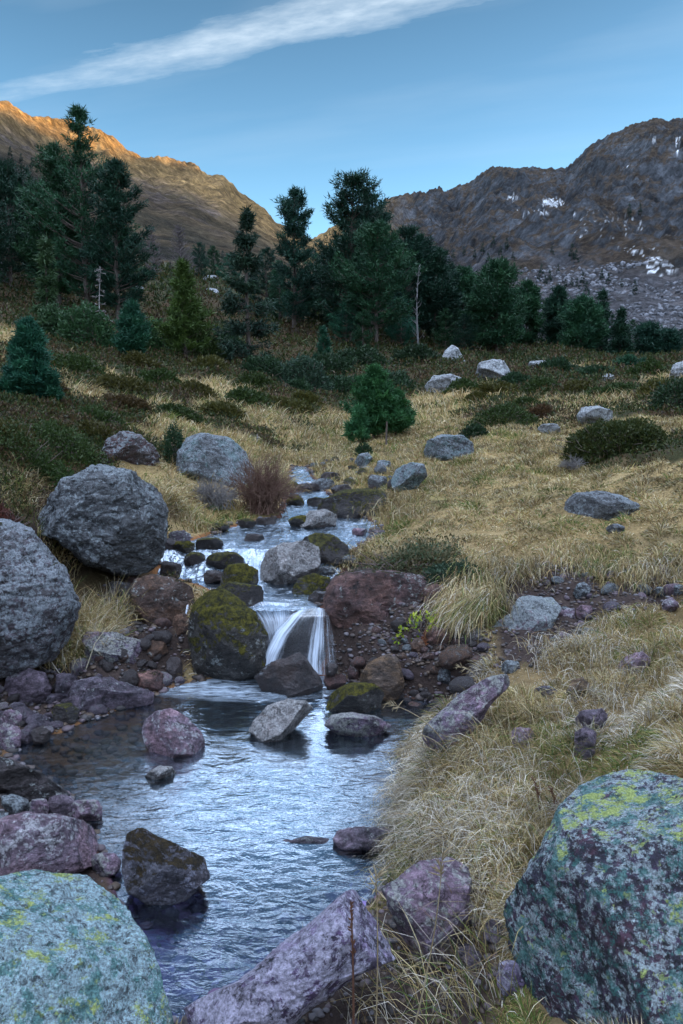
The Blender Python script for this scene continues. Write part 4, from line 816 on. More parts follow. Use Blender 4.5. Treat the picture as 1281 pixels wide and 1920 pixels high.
def conifer(H_, Wm, kind='pine', seed=0, nt=2200, needle=.30, crown0=.08, open_=.0, tint=None, dead=0.0, nn=9, taper=None, top=1.0):
    """crown mesh + trunk mesh of a tree of height H_, crown width Wm"""
    g = np.random.default_rng(seed + 1000); T = Geo(); lean = g.normal(0, .012, 2) * H_
    zz = np.linspace(0, 1, 14); wob = np.stack([lean[0] * zz ** 2 + .004 * H_ * np.sin(zz * 7 + seed), lean[1] * zz ** 2 + .004 * H_ * np.cos(zz * 6 + seed), zz * H_ - .03 * H_ * (zz == 0)], 1)
    T.add(*tube(wob, (H_ * .016) * (1 - zz) ** .8 + H_ * .0015, 8))
    axis = lambda t: np.stack([np.interp(t, zz, wob[:, 0]), np.interp(t, zz, wob[:, 1]), np.interp(t, zz, wob[:, 2])], -1)
    if kind == 'pine': prof = taper or [(0, .62), (.15, .95), (.35, 1), (.55, .86), (.75, .62), (.9, .36), (1, .08)]
    elif kind == 'young': prof = taper or [(0, .9), (.12, 1), (.4, .8), (.7, .5), (.9, .24), (1, .05)]
    else: prof = taper or [(0, 1), (.2, .86), (.5, .58), (.8, .28), (1, .03)]
    pt, pw = np.array(prof).T
    nb = int(nt / 15 * .8); tops = []
    th = g.uniform(0, 1, nb) ** .92; tn = max(7, int(min(H_, 16) * 1.05)) if kind != 'young' else 60; th = np.clip((np.floor(th * tn) + .5 + g.normal(0, .17, nb)) / tn, 0, 1) if open_ >= 0 else th; C_ = []; Dn = []; Tt = []
    for i in range(nb):
        t = th[i]; a = g.uniform(0, 2 * math.pi); L = 1.06 * Wm / 2 * np.interp(t, pt, pw) * (g.uniform(.38, 1.18) if kind != 'young' else g.uniform(.42, 1.25)) * (1 + .3 * math.sin(a * 2 + seed) * (1 - t))
        if open_ and p2(np.array([a * 1.3 + seed]), np.array([t * 5.0]))[0] < -.45 + open_: L *= .45
        z0 = crown0 + (1 - crown0) * t; up = .22 + .5 * t if kind != 'spruce' else -.22 + .5 * t
        o = axis(z0); dr = np.array([math.cos(a), math.sin(a), 0]); side = np.array([-dr[1], dr[0], 0]); m_ = max(3, int(15 * (L / (Wm / 2)) ** 1.0))
        P = [o + dr * L * s + np.array([0, 0, L * (up * s + (.35 if kind != 'spruce' else .28) * s * s - .1 * s)]) for s in (0, .35, .7, 1)]
        if L > .1 * Wm and g.random() < .8: T.add(*tube(P, np.array([.011, .007, .004, .0015]) * H_ * .45 * (.4 + L / Wm), 4))
        s = g.uniform(.25, 1, m_) ** .55; sp = g.normal(0, .15, m_) * L * s * 1.0
        base = o + dr * (L * s)[:, None] + side * sp[:, None]; base[:, 2] += L * (up * s + (.35 if kind != 'spruce' else .28) * s * s - .1 * s) + g.normal(0, .035 * L, m_)
        d = dr * .8 + side * (np.sign(sp) * .4)[:, None] + np.array([0, 0, .55 + .5 * t if kind != 'spruce' else -.05]) + g.normal(0, .25, (m_, 3))
        C_.append(base); Dn.append(d); Tt.append(np.full(m_, g.normal(0, .22)))
    # leader
    m_ = 8; C_.append(axis(np.linspace(.93, 1, m_))); Dn.append(np.tile([0, 0, 1.], (m_, 1)) + g.normal(0, .3, (m_, 3))); Tt.append(np.zeros(m_))
    C_ = np.concatenate(C_); Dn = np.concatenate(Dn); Dn /= np.linalg.norm(Dn, axis=1)[:, None]; Tt = np.concatenate(Tt)
    bare_ = g.random(len(C_)) < dead * (C_[:, 2] < H_ * .45); C_ = C_[~bare_]; Dn = Dn[~bare_]; Tt = Tt[~bare_]
    n = len(C_); B = np.repeat(C_, nn, 0); D = np.repeat(Dn, nn, 0) * .75 + g.normal(0, .55, (n * nn, 3)); D /= np.linalg.norm(D, axis=1)[:, None]
    B = B + D * needle * .1 + g.normal(0, needle * .28, B.shape)
    V, Fc = tris(B, D, needle * g.uniform(.6, 1.15, len(B)), needle * g.uniform(.16, .26, len(B)))
    c0 = np.array(tint or (.020, .060, .034)); c1 = c0 * np.array([1.9, 1.75, 1.35]); q = np.clip(.35 + np.repeat(Tt, nn) + g.normal(0, .16, len(B)), 0, 1)[:, None]
    col = np.repeat(c0 * (1 - q) + c1 * q, 3, 0)
    cm = mesh_np('crown', V, Fc, 3, NEEDLE, False, col)
    tv, tf = T.get(); tm = mesh_np('trunk', tv, tf, 4, BARK, True)
    return cm, tm
def ghit(px, py, Y=None):
    if Y is not None: p = PY(px, py, Y); return np.array([p[0], p[1], float(H(p[0], p[1])[0])])
    return hit(px, py)
TREES = []
def plant_tree(name, label, cat, x, base, top, meshes, H0, Y=None, group=None, rz=0, sx=1.0):
    p = ghit(x, base, Y); Ht = (base - top) * p[1] / F if Y is None else None
    if Ht is None: Ht = PY(x, top, p[1])[2] - p[2]
    e = link(name, None, loc=(p[0], p[1], p[2] - .02 * Ht), rot=(0, 0, rz), label=label, cat=cat, group=group); s = Ht * 1.02 / H0; e.scale = (s * sx, s * sx, s)
    cm, tm = meshes
    if tm: link('trunk', tm, e)
    if cm: link('crown', cm, e)
    TREES.append(p); return e
def tree(label, x, base, top, wpx, kind='pine', name=None, Y=None, seed=None, nt=2200, needle=None, nn=9, cat=None, **k):
    p = ghit(x, base, Y); D = p[1]; Ht = PY(x, top, D)[2] - p[2]; W = wpx * D / F; seed = int(x) if seed is None else seed
    needle = needle or .022 * D ** .0 * max(.3, .0062 * D) / .022 * 1.0
    ms = conifer(Ht, W, kind, seed, nt, needle, nn=nn, **k)
    nm = name or ('stone_pine' if kind != 'spruce' else 'spruce_tree')
    return plant_tree(nm, label, cat or ('spruce' if kind == 'spruce' else 'pine tree'), x, base, top, ms, Ht * 1.02, Y=D)
DK = (.013, .044, .030); MG = (.019, .064, .033); YG = (.045, .080, .020); TL = (.018, .082, .054)
TL_ = [(0,.55),(.2,.9),(.45,1),(.62,.62),(.72,.36),(.85,.30),(.94,.22),(1,.07)]
tree('tallest pine on the left slope with a thin spire above its dense crown', 165, 590, 196, 190, Y=48, nt=5200, tint=MG, taper=[(0,.45),(.2,.85),(.45,.92),(.55,.72),(.66,.44),(.74,.26),(.85,.24),(.94,.16),(1,.03)], open_=.25)
tree('broad dark pine standing left against the tallest one', 112, 590, 268, 118, Y=50, nt=4200, tint=MG)
tree('dense broad pine standing right against the tallest one', 222, 585, 300, 105, Y=47, nt=4200, tint=DK)
tree('dark pine at the left border with a rounded top', 22, 545, 312, 130, Y=56, nt=3600, tint=DK)
tree('dark pine behind the border one, leaning over the slab', 78, 540, 345, 90, Y=60, nt=2600, tint=DK)
tree('dark pine with its crown cut by the left border', -35, 560, 350, 110, Y=50, nt=2200, tint=DK)
tree('thin sparse spruce in front of the left pine group', 87, 572, 446, 42, 'spruce', Y=38, nt=1300, tint=(.03, .06, .028), open_=.3)
tree('fresh green young pine with a small side tree, above the left scrub', 62, 806, 602, 70, 'young', Y=11.5, nt=3400, taper=[(0,.7),(.12,1),(.4,.85),(.7,.55),(.9,.33),(1,.06)], needle=.085, nn=16, tint=TL, name='young_pine')
tree('small side pine at the foot of the fresh green young one', 22, 795, 716, 46, 'young', Y=11.3, nt=1100, needle=.08, nn=16, tint=TL, name='young_pine')
tree('low bushy pine at the right foot of the fresh green young one', 98, 812, 700, 40, 'young', Y=11.6, nt=1100, needle=.08, nn=16, tint=TL, name='young_pine')
tree('small bluish young pine among the scrub left of the yellow green one', 250, 668, 570, 62, 'young', Y=32, nt=2200, needle=.2, nn=11, tint=TL, name='young_pine')
tree('yellow green slender pine in the hillside centre', 347, 645, 492, 84, 'young', Y=35, nt=3200, needle=.22, nn=10, tint=YG, open_=.15, name='young_pine', taper=[(0,.9),(.15,1),(.35,.75),(.6,.42),(.85,.28),(1,.08)])
tree('dark spruce with dead grey lower branches, alone at the clearing edge', 466, 690, 388, 100, 'spruce', Y=37, nt=3600, tint=(.016, .038, .026), open_=.3, dead=.45)
tree('slim pine with separate branch tiers against the sky in the notch', 552, 600, 352, 84, Y=58, nt=3000, tint=DK, taper=[(0,.9),(.2,1),(.45,.8),(.55,.62),(.75,.72),(.9,.45),(1,.1)], open_=.25)
tree('double topped tall pine right of the notch', 660, 632, 331, 112, Y=52, nt=5000, tint=DK, taper=[(0,.8),(.3,1.1),(.5,.95),(.68,.78),(.85,.66),(.95,.42),(1,.15)], open_=.15)
tree('tall pine rising just behind the double topped one', 694, 625, 362, 92, Y=56, nt=3600, tint=DK, taper=[(0,.9),(.5,1.1),(.7,.8),(.9,.5),(1,.15)], open_=.2)
tree('broad green pine with a visible pale trunk in front of the double topped one', 706, 652, 425, 120, Y=49, nt=4200, tint=MG, crown0=.16)
tree('round headed dark pine behind the dead white snag', 762, 640, 428, 110, Y=58, nt=3600, tint=DK)
tree('dark pine right of the dead white snag', 815, 650, 472, 92, Y=58, nt=3000, tint=DK)
tree('pine between the snag and the dense pyramid shaped one', 868, 655, 506, 70, Y=60, nt=2400, tint=MG)
tree('dense pyramid shaped pine behind the large pale boulder', 930, 676, 492, 96, Y=54, nt=4600, tint=MG)
tree('dense short pine on the moor with a bushy round crown', 1088, 672, 560, 66, Y=60, nt=2800, tint=MG)
tree('slender dark pine left of the bushy round one', 1042, 664, 540, 44, Y=64, nt=1800, tint=DK)
tree('pointed spruce behind the bushy round pine', 1126, 668, 545, 42, 'spruce', Y=62, nt=1600, tint=DK)
tree('dark little spruce right of the bushy round pine', 1162, 676, 580, 46, 'spruce', Y=58, nt=1700, tint=DK)
tree('slim pine right of the dense pyramid shaped one', 985, 664, 528, 48, Y=64, nt=1800, tint=MG)
tree('loose crowned pine near the right border', 1212, 676, 612, 52, Y=60, nt=1600, tint=DK)
tree('loose crowned pine closest to the right border', 1250, 680, 624, 46, Y=60, nt=1500, tint=DK)
tree('young pine with two stems on the near meadow', 700, 835, 690, 74, 'young', Y=15.5, nt=3600, needle=.10, nn=16, tint=(.030, .105, .042), name='young_pine')
tree('low twin stem joined to the young meadow pine', 742, 822, 738, 60, 'young', Y=15.6, nt=2200, needle=.10, nn=16, tint=(.030, .105, .042), name='young_pine')
tree('tiny seedling pine at the left foot of the meadow pine', 672, 838, 765, 42, 'young', Y=15.2, nt=1000, needle=.09, nn=16, tint=(.030, .105, .042), name='young_pine')
tree('single little pine standing on the far moor', 1177, 724, 672, 36, 'young', Y=34, nt=1100, needle=.17, nn=10, tint=MG, name='young_pine')
tree('tiny pine at the forest edge left of the pale trunked pine', 606, 660, 614, 28, 'young', Y=40, nt=700, needle=.18, nn=10, tint=TL, name='young_pine')
# the wood behind: copies of four trees
protos = [(conifer(10, 4.6, 'pine', 61, 2600, .36, tint=DK), 'stone_pine'), (conifer(10, 3.8, 'pine', 62, 2200, .36, tint=MG), 'stone_pine'), (conifer(10, 3.2, 'spruce', 63, 1800, .34, tint=DK), 'spruce_tree'), (conifer(10, 5.2, 'pine', 64, 2600, .38, tint=TL), 'stone_pine')]
WOOD = [(375,526,456,0,88,'dark pine behind the right grey larch'),(403,530,462,1,92,'slim pine behind the spruce with dead branches'),(430,535,478,3,88,'pine deep in the clearing beside the dark spruce'),(500,600,468,0,66,'pine filling the gap left of the notch pine'),(525,600,490,1,64,'small pine at the notch pine\'s left side'),(590,612,478,3,66,'pine under the notch right of the slim one'),(612,625,470,0,62,'pine below the double topped one\'s left side'),(635,630,450,1,60,'pine against the double topped one\'s left flank'),(735,640,470,1,62,'pine between the pale trunk and the snag'),(785,650,450,0,66,'pine whose top shows over the snag'),(840,655,498,0,66,'pine behind the one right of the snag'),(890,660,520,1,68,'pine in shade left of the pyramid shaped one'),
 (905,655,532,3,72,'small dark pine behind the pyramid shaped one'),(965,655,545,0,76,'short pine at the pyramid shaped one\'s right foot'),(1005,655,540,2,80,'pointed spruce standing behind the slim pines'),(1025,655,560,1,80,'low pine between the slim pines'),(1062,660,570,3,78,'low dark pine left of the bushy round one'),(1105,662,575,0,78,'low dark pine right of the bushy round one'),(1145,664,590,2,76,'little spruce in the gap right of the bushy pine'),(1185,668,600,1,76,'little pine before the scree foot'),(1232,672,620,3,76,'little pine between the two loose crowned ones'),(1275,676,618,0,72,'little pine cut by the right border'),
 (10,560,380,3,66,'pine behind the left border pine'),(55,560,400,1,64,'pine in the gap behind the leaning slab'),(140,580,400,0,60,'pine hidden behind the tallest one\'s left side'),(190,585,420,3,58,'pine hidden behind the tallest one\'s right side'),(245,580,430,1,58,'pine at the right edge of the left group'),(-70,560,330,0,60,'pine outside the left group\'s border'),(650,640,560,3,50,'low pine in the dark under the double topped one'),(680,648,585,1,48,'low bushy pine by the pale trunk'),(752,655,560,3,54,'low pine under the snag\'s left side'),(835,668,580,1,54,'low pine behind the pointed boulder'),(870,672,590,0,54,'low pine between pointed boulder and pyramid shaped pine'),(560,610,520,3,62,'low pine around the notch pine\'s foot')]
for i, (x, b, tp, k, Y, lab) in enumerate(WOOD):
    ms, nm = protos[k]; plant_tree(nm, lab, 'pine tree' if nm == 'stone_pine' else 'spruce', x, b, tp, ms, 10, Y=Y, group='trees of the wood behind', rz=i * 1.7, sx=1.15)
# bare grey larches and the white snag
def bare_tree(label, x, base, top, wpx, Y, mat, seed, n=90, up=.5, name='larch', cat='larch', thick=1.0, fine=True):
    g = np.random.default_rng(seed); p = ghit(x, base, Y); Ht = PY(x, top, Y)[2] - p[2]; W = wpx * Y / F; T = Geo(); B = Geo()
    zz = np.linspace(0, 1, 10); ax_ = np.stack([.03 * Ht * np.sin(zz * 3 + seed), 0 * zz, zz * Ht], 1); T.add(*tube(ax_, Ht * .014 * thick * (1 - zz * .85), 6))
    for i in range(n):
        t = g.uniform(.12, 1); a = g.uniform(0, 6.28); L = W / 2 * (1.05 - t * .75) * g.uniform(.5, 1.1); o = ax_[0] * 0 + np.array([np.interp(t, zz, ax_[:, 0]), 0, t * Ht]); d = np.array([math.cos(a), math.sin(a), up]); d /= np.linalg.norm(d)
        P = [o, o + d * L * .5 + g.normal(0, .05 * L, 3), o + d * L + np.array([0, 0, L * .15]) + g.normal(0, .1 * L, 3)]; B.add(*tube(P, np.array([.005, .003, .001]) * Ht * thick + .004, 3))
        if fine:
            for j in range(7):
                q = P[1] + (P[2] - P[1]) * g.uniform(-.6, 1); dd = d + g.normal(0, .6, 3); dd /= np.linalg.norm(dd); B.add(*tube([q, q + dd * L * .3], [.016, .006], 3))
    e = link(name, None, loc=p, label=label, cat=cat); v, f = T.get(); link('trunk', mesh_np('trunk', v, f, 4, mat, True), e); v, f = B.get(); link('branches', mesh_np('branches', v, f, 4, mat, True), e)
LARCHB = bark_mat('larch_bark', (.12, .10, .10), (.19, .16, .16))
bare_tree('leafless grey larch beside the left pine group', 288, 560, 424, 52, 80, LARCHB, 1, 150)
bare_tree('leafless grey larch with a wider crown, next to the first larch', 342, 565, 424, 60, 82, LARCHB, 2, 170)
bare_tree('dead pale snag leaning among the dark pines', 786, 628, 500, 46, 47, bark_mat('snag_bark', (.10, .10, .10), (.20, .20, .20)), 3, 26, .9, 'dead_tree', 'dead tree', 1.1, False)
bare_tree('bare pale dead stem at the foot of the tallest pine', 190, 592, 500, 50, 44, DEADB, 4, 34, -.3, 'dead_tree', 'dead tree', .9, True)
# trees on the far slopes
far_p = conifer(10, 4.2, 'spruce', 71, 500, .8, tint=(.016, .036, .030), nn=7)
FARP = [(925,455),(938,470),(950,462),(962,480),(905,470),(890,480),(945,490),(915,488),(870,470),(1072,482),(1080,486),(1010,520),(1022,528),(1030,524),(1060,532),(1072,530),(1082,536),(1092,530),(1128,520),(1140,525),(1190,545),(1165,530),(1100,545),(850,480),(842,490),(1046,505),(1200,395),(1180,400),(1035,470),(1015,510),
        (20,290),(40,300),(60,310),(85,318),(30,320),(5,305),(52,325),(110,330),(395,470),(300,495),(320,500),(418,480),(440,488),(255,470)]
for i, (x, y) in enumerate(FARP):
    p = hit(x, y + 8); s = (22 if i not in (9, 10) else 34) * p[1] / F / 10 * rnd.uniform(.7, 1.2)
    e = link('mountain_tree', None, loc=(p[0], p[1], p[2] - .3), rot=(0, 0, i), label='small dark conifer scattered on the far mountain slope', cat='conifer', group='conifers on the mountain slopes'); e.scale = (s * 1.1, s * 1.1, s); link('trunk', far_p[1], e); link('crown', far_p[0], e)

# ------------------------------------------------------------------ shrubs
def shrub(label, x, base, wpx, hpx, col, seed, name='shrub', cat='shrub', Y=None, n=2600, leaf=None, twig=26, depth=.7, col2=None, group=None, lmat=None, flat=0, loose=.35):
    g = np.random.default_rng(seed + 77); p = ghit(x, base, Y); D = p[1]; w = wpx * D / F / 2; h = hpx * D / F; leaf = leaf or max(.014, .0042 * D)
    d = g.normal(size=(n, 3)); d[:, 2] = np.abs(d[:, 2]); d /= np.linalg.norm(d, axis=1)[:, None]; rr = g.uniform(.45, 1, n) ** .5
    lum = 1 + loose * f3(d * 2.2 + seed, 3); P = d * rr[:, None] * lum[:, None] * np.array([w, w * depth, h])
    gz = H(p[0] + P[:, 0], p[1] + P[:, 1]) - p[2]; P[:, 2] += gz
    D_ = d * .5 + g.normal(0, .6, (n, 3)) + np.array([0, 0, .35]); D_ /= np.linalg.norm(D_, axis=1)[:, None]
    V, Fc = rhomb(P, D_, leaf * g.uniform(.7, 1.4, n), leaf * g.uniform(.35, .6, n))
    c0 = np.array(col); c1 = np.array(col2 or (col[0] * 1.9, col[1] * 1.7, col[2] * 1.4)); q = np.clip(.4 + .5 * f3(d * 5 + seed, 2) + g.normal(0, .2, n), 0, 1)[:, None]
    e = link(name, None, loc=p, label=label, cat=cat, group=group); link('foliage', mesh_np('foliage', V, Fc, 4, lmat or LEAF, False, np.repeat(c0 * (1 - q) + c1 * q, 4, 0)), e)
    T = Geo()
    for i in range(twig):
        a = g.uniform(0, 6.28); el = g.uniform(.15, 1.2); dd = np.array([math.cos(a) * math.cos(el) * w, math.sin(a) * math.cos(el) * w * depth, math.sin(el) * h]); o = np.array([g.normal(0, .15 * w), g.normal(0, .1 * w), 0])
        T.add(*tube([o, o + dd * .5 + g.normal(0, .08 * w, 3), o + dd * g.uniform(.85, 1.05)], np.array([.012, .008, .003]) * (w + h) * .5 + .001, 4))
    v, f = T.get(); link('stems', mesh_np('stems', v, f, 4, TWIGB, True), e); return e
GS = (.030, .055, .016); DG = (.020, .045, .022); OL = (.055, .058, .016)
shrub('wide dark green rhododendron bush on the sloping meadow', 1150, 862, 190, 62, GS, 1, Y=9.6, n=9000, leaf=.042, twig=60, col2=(.075, .085, .02))
shrub('dark low bush cut by the right border above the meadow bush', 1275, 792, 120, 62, DG, 2, Y=14, n=4500, leaf=.05)
shrub('low green mound bush left of the lichened far boulder', 940, 800, 130, 34, GS, 3, Y=15, n=4200, leaf=.05)
shrub('reddish low bush beside the green mound', 1008, 792, 60, 28, (.07, .045, .02), 4, Y=15.5, n=1800, leaf=.05)
shrub('dark bush at the left foot of the green mound', 888, 822, 56, 26, DG, 5, Y=13.5, n=1800, leaf=.045)
shrub('bush on the bank edge with pale roots hanging over the reddish boulder', 760, 1056, 220, 50, (.14, .11, .06), 6, Y=5.75, n=5200, leaf=.026, twig=70, col2=(.03, .085, .04), depth=.5, loose=.7)
shrub('dark leaved bush with bent twigs at the edge above the stony slope', 850, 1082, 125, 48, (.04, .07, .045), 7, Y=5.5, n=2800, leaf=.026, twig=70, col2=(.05, .09, .05), depth=.5)
shrub('small juniper pressed against the dome shaped boulder', 330, 890, 46, 72, DG, 8, Y=9.4, n=2600, leaf=.03, depth=1)
shrub('dense green bush at the foot of the left pine group', 165, 632, 110, 78, (.028, .07, .03), 9, Y=36, n=4500, leaf=.16)
shrub('green bush left of the bluish young pine', 110, 628, 80, 62, (.028, .065, .03), 10, Y=37, n=3000, leaf=.16)
shrub('round bush between the two young hillside pines', 300, 632, 70, 60, (.03, .07, .028), 11, Y=38, n=3000, leaf=.16)
shrub('pale twigged green bush below the dark spruce', 575, 722, 100, 66, (.026, .055, .035), 12, Y=30, n=4000, leaf=.13, twig=50)
shrub('dark bush left of the pale twigged one', 500, 700, 90, 46, DG, 13, Y=33, n=3000, leaf=.14)
shrub('dark bush under the yellow green pine', 385, 655, 80, 48, GS, 14, Y=37, n=2600, leaf=.15)
shrub('bush at the right foot of the yellow green pine', 430, 640, 80, 50, DG, 15, Y=40, n=2600, leaf=.16)
shrub('dark tuft growing over the small lichened bank rock', 682, 856, 34, 24, DG, 16, n=900, leaf=.04)
shrub('heather bush with red tips above the huge grey boulder', 10, 960, 90, 50, (.09, .04, .03), 17, Y=5.6, n=2600, leaf=.02, twig=50)
for k, (x, b, w, h, c) in enumerate([(60,690,90,30,OL),(150,700,100,30,GS),(230,740,110,32,OL),(300,720,80,26,GS),(360,745,100,28,OL),(180,800,120,34,GS),(240,770,90,26,(.06,.045,.02)),(420,780,90,24,OL),(340,790,90,26,GS),(470,760,90,26,GS),(540,775,90,24,OL),(640,740,100,30,DG),(720,730,110,34,DG),(620,700,100,34,DG),(680,690,110,36,DG),(780,680,90,30,DG),(870,735,80,20,GS),(940,740,90,22,OL),(1010,735,80,22,GS),(1080,740,90,22,OL),(1150,745,90,22,GS),(1230,740,80,24,OL),(1040,700,70,22,DG),(960,725,70,20,DG),(1110,712,80,20,DG),(1210,700,70,20,GS),(130,860,150,50,GS),(50,880,150,60,GS),(20,840,120,50,OL),(110,920,130,44,GS),(180,830,80,34,OL),(400,700,90,28,OL),(480,725,80,24,GS),(90,740,80,26,(.06,.045,.02)),(30,760,70,26,OL),(900,755,60,14,OL),(990,765,50,14,GS),(580,760,60,18,OL),(265,690,80,26,OL),(560,735,60,20,DG)]):
    shrub('low evergreen heath bush on the moorland slope', x, b, w, h, c, 100 + k, 'heath_bush', 'bush', n=2600, group='low heath bushes on the moor', twig=14, loose=.5)
# the leafless twiggy bush by the upper pool
def twigs(label, x, base, Y, wpx, hpx, n, seed, mat, name='bare_bush', cat='bush', spread=1.0, grav=0.0, rad=.004):
    g = np.random.default_rng(seed); p = ghit(x, base, Y); w = wpx * Y / F / 2; h = hpx * Y / F; T = Geo()
    for i in range(n):
        a = g.uniform(0, 6.28); s = g.uniform(.1, 1) ** .6; o = np.array([g.normal(0, .22 * w), g.normal(0, .18 * w), 0]); tip = np.array([math.cos(a) * w * s * spread, math.sin(a) * w * s * .7, h * (1.08 - .7 * s * s) * g.uniform(.6, 1.1) - grav * h * s])
        mid = o + (tip - o) * .5 + np.array([0, 0, h * .10]) + g.normal(0, .05 * w, 3); T.add(*tube([o, mid, tip], np.array([1, .7, .3]) * rad, 3))
        for j in range(4):
            q = mid + (tip - mid) * g.uniform(0, .9); dd = (tip - mid) * .35 + g.normal(0, .11 * w, 3); T.add(*tube([q, q + dd], np.array([.5, .2]) * rad, 3))
    e = link(name, None, loc=p, label=label, cat=cat); v, f = T.get(); link('twigs', mesh_np('twigs', v, f, 4, mat, True), e); return e
REDT = bark_mat('red_brown_twigs', (.14, .07, .05), (.24, .15, .11)); GREYT = bark_mat('grey_twigs', (.16, .15, .15), (.28, .27, .27))
twigs('leafless red brown twiggy bush leaning over the upper pool', 490, 968, 8.2, 150, 110, 330, 5, REDT)
twigs('low bare grey twiggy bush left of the red brown one', 400, 968, 8.0, 110, 60, 170, 6, GREYT)
twigs('bare grey twigs hanging from the bank below the dark leaved bush', 860, 1075, 5.32, 140, 22, 130, 7, GREYT, 'hanging_roots', 'roots', 1, 1.9, .0028)
twigs('bare grey twigs at the left tip of the meadow bush', 1075, 866, 9.2, 60, 26, 60, 8, GREYT)
# yellow-leaved herb
shrub('small herb with bright yellow green leaves between the rocks', 790, 1165, 110, 38, (.20, .30, .03), 40, 'yellow_herb', 'plant', Y=5.08, n=170, leaf=.034, twig=16, depth=.3, col2=(.45, .48, .05), loose=.5)
twigs('rust coloured dead fern hanging under the yellow herb', 795, 1210, 4.98, 20, 40, 40, 9, bark_mat('rust_fern', (.22, .07, .03), (.34, .13, .05)), 'dead_fern', 'fern', 1, .3, .003)
# wooden stake by the meadow pine
def stake():
    p = ghit(724, 832, 14.6); v, f = tube([(0, 0, -.1), (.005, 0, .22), (.012, 0, .46)], [.02, .018, .015], 7); link('wooden_stake', mesh_np('stake', v, f, 4, BARK, True), loc=p, label='thin weathered wooden stake in the meadow beside the young pine', cat='stake')
    p = ghit(482, 815, 14.0); v, f = tube([(0, 0, -.05), (.02, 0, .12), (.0, 0, .22)], [.035, .03, .01], 7); link('tree_stump', mesh_np('stump', v, f, 4, DEADB, True), loc=p, label='small weathered grey stump in the straw above the twiggy bush', cat='stump')
stake()

# ------------------------------------------------------------------ stones, gravel
def stone_proto(seed):
    g = np.random.default_rng(seed); V, Fc = ico(4); W = V * np.array([1, g.uniform(.7, 1), g.uniform(.5, .75)])
    for _ in range(6):
        n = g.normal(size=3); n /= np.linalg.norm(n); sp = W @ n; h = sp.max() * g.uniform(.6, .85); W = W - np.outer(np.maximum(sp - h, 0) * .85, n)
    W = W * (1 + .10 * f3(V * 2 + seed, 3) + .04 * f3(V * 7 + seed, 2))[:, None]; return W, Fc
SP = [stone_proto(i) for i in range(10)]
def scatter_stones(region_px, n, s0, s1, mats, label, group, seed, lift=.25):
    P = region(region_px); g = np.random.default_rng(seed); out = 0; lo, hi = P.min(0), P.max(0); put = []
    for _ in range(n * 40):
        if out >= n: break
        x, y = g.uniform(lo, hi); s = s0 + (s1 - s0) * g.random() ** 2.2
        if not in_poly(np.array([x]), np.array([y]), P)[0]: continue
        if any((x - a) ** 2 + (y - b) ** 2 < (s + c) ** 2 * .8 for a, b, c in put): continue
        put.append((x, y, s)); k = g.integers(10); m_ = mats[g.integers(len(mats))]; key = (k, m_)
        if key not in SMESH: SMESH[key] = mesh_np('stone', SP[k][0], SP[k][1], 3, ROCKM[m_], True)
        o = link('stone', SMESH[key], loc=(x, y, float(H(x, y)[0]) + s * lift), rot=(g.normal(0, .25), g.normal(0, .25), g.uniform(0, 6.28)), label=label, cat='stone', group=group); o.scale = (s,) * 3; out += 1
SMESH = {}
scatter_stones([(700,1185),(860,1165),(910,1215),(860,1310),(740,1300),(660,1262)], 150, .034, .125, ['brown','redbrown','wet','purple','wet','grey'], 'small brown stone in the stony slope beside the waterfall', 'stones of the stony slope', 1)
scatter_stones([(-40,1270),(120,1250),(200,1180),(260,1180),(340,1280),(240,1320),(100,1370),(0,1400),(-40,1400)], 70, .028, .095, ['purple','wet','palepink','wet'], 'small purplish stone on the shore below the grey boulders', 'stones of the pool shore', 2)
scatter_stones([(180,1120),(250,1090),(330,1180),(330,1250),(200,1260),(150,1210)], 46, .035, .11, ['wet','brown','wet','redbrown'], 'dark wet stone in the hollow between the boulders', 'stones of the dark hollow', 3)
scatter_stones([(1000,1080),(1110,1070),(1281,1080),(1281,1115),(1120,1160),(1060,1220),(1000,1250)], 34, .025, .07, ['purple','grey','pink'], 'small stone in the bare soil of the gully', 'stones of the gully', 4)
scatter_stones([(600,1010),(640,990),(720,990),(715,1020),(660,1025)], 24, .02, .05, ['purple','pink','grey','wet'], 'small stone on the gravel bar of the upper pool', 'stones of the gravel bar', 5)
scatter_stones([(-40,1440),(130,1500),(220,1580),(215,1640),(-40,1640)], 26, .02, .05, ['purple','palepink','wet'], 'small stone between the rocks beside the layered slab', 'stones beside the layered slab', 6)
scatter_stones([(560,870),(660,860),(740,900),(740,980),(700,985),(600,900)], 48, .03, .12, ['wet','wetmoss','grey','wetmoss'], 'wet stone along the upper stream bed', 'stones of the upper stream', 7)
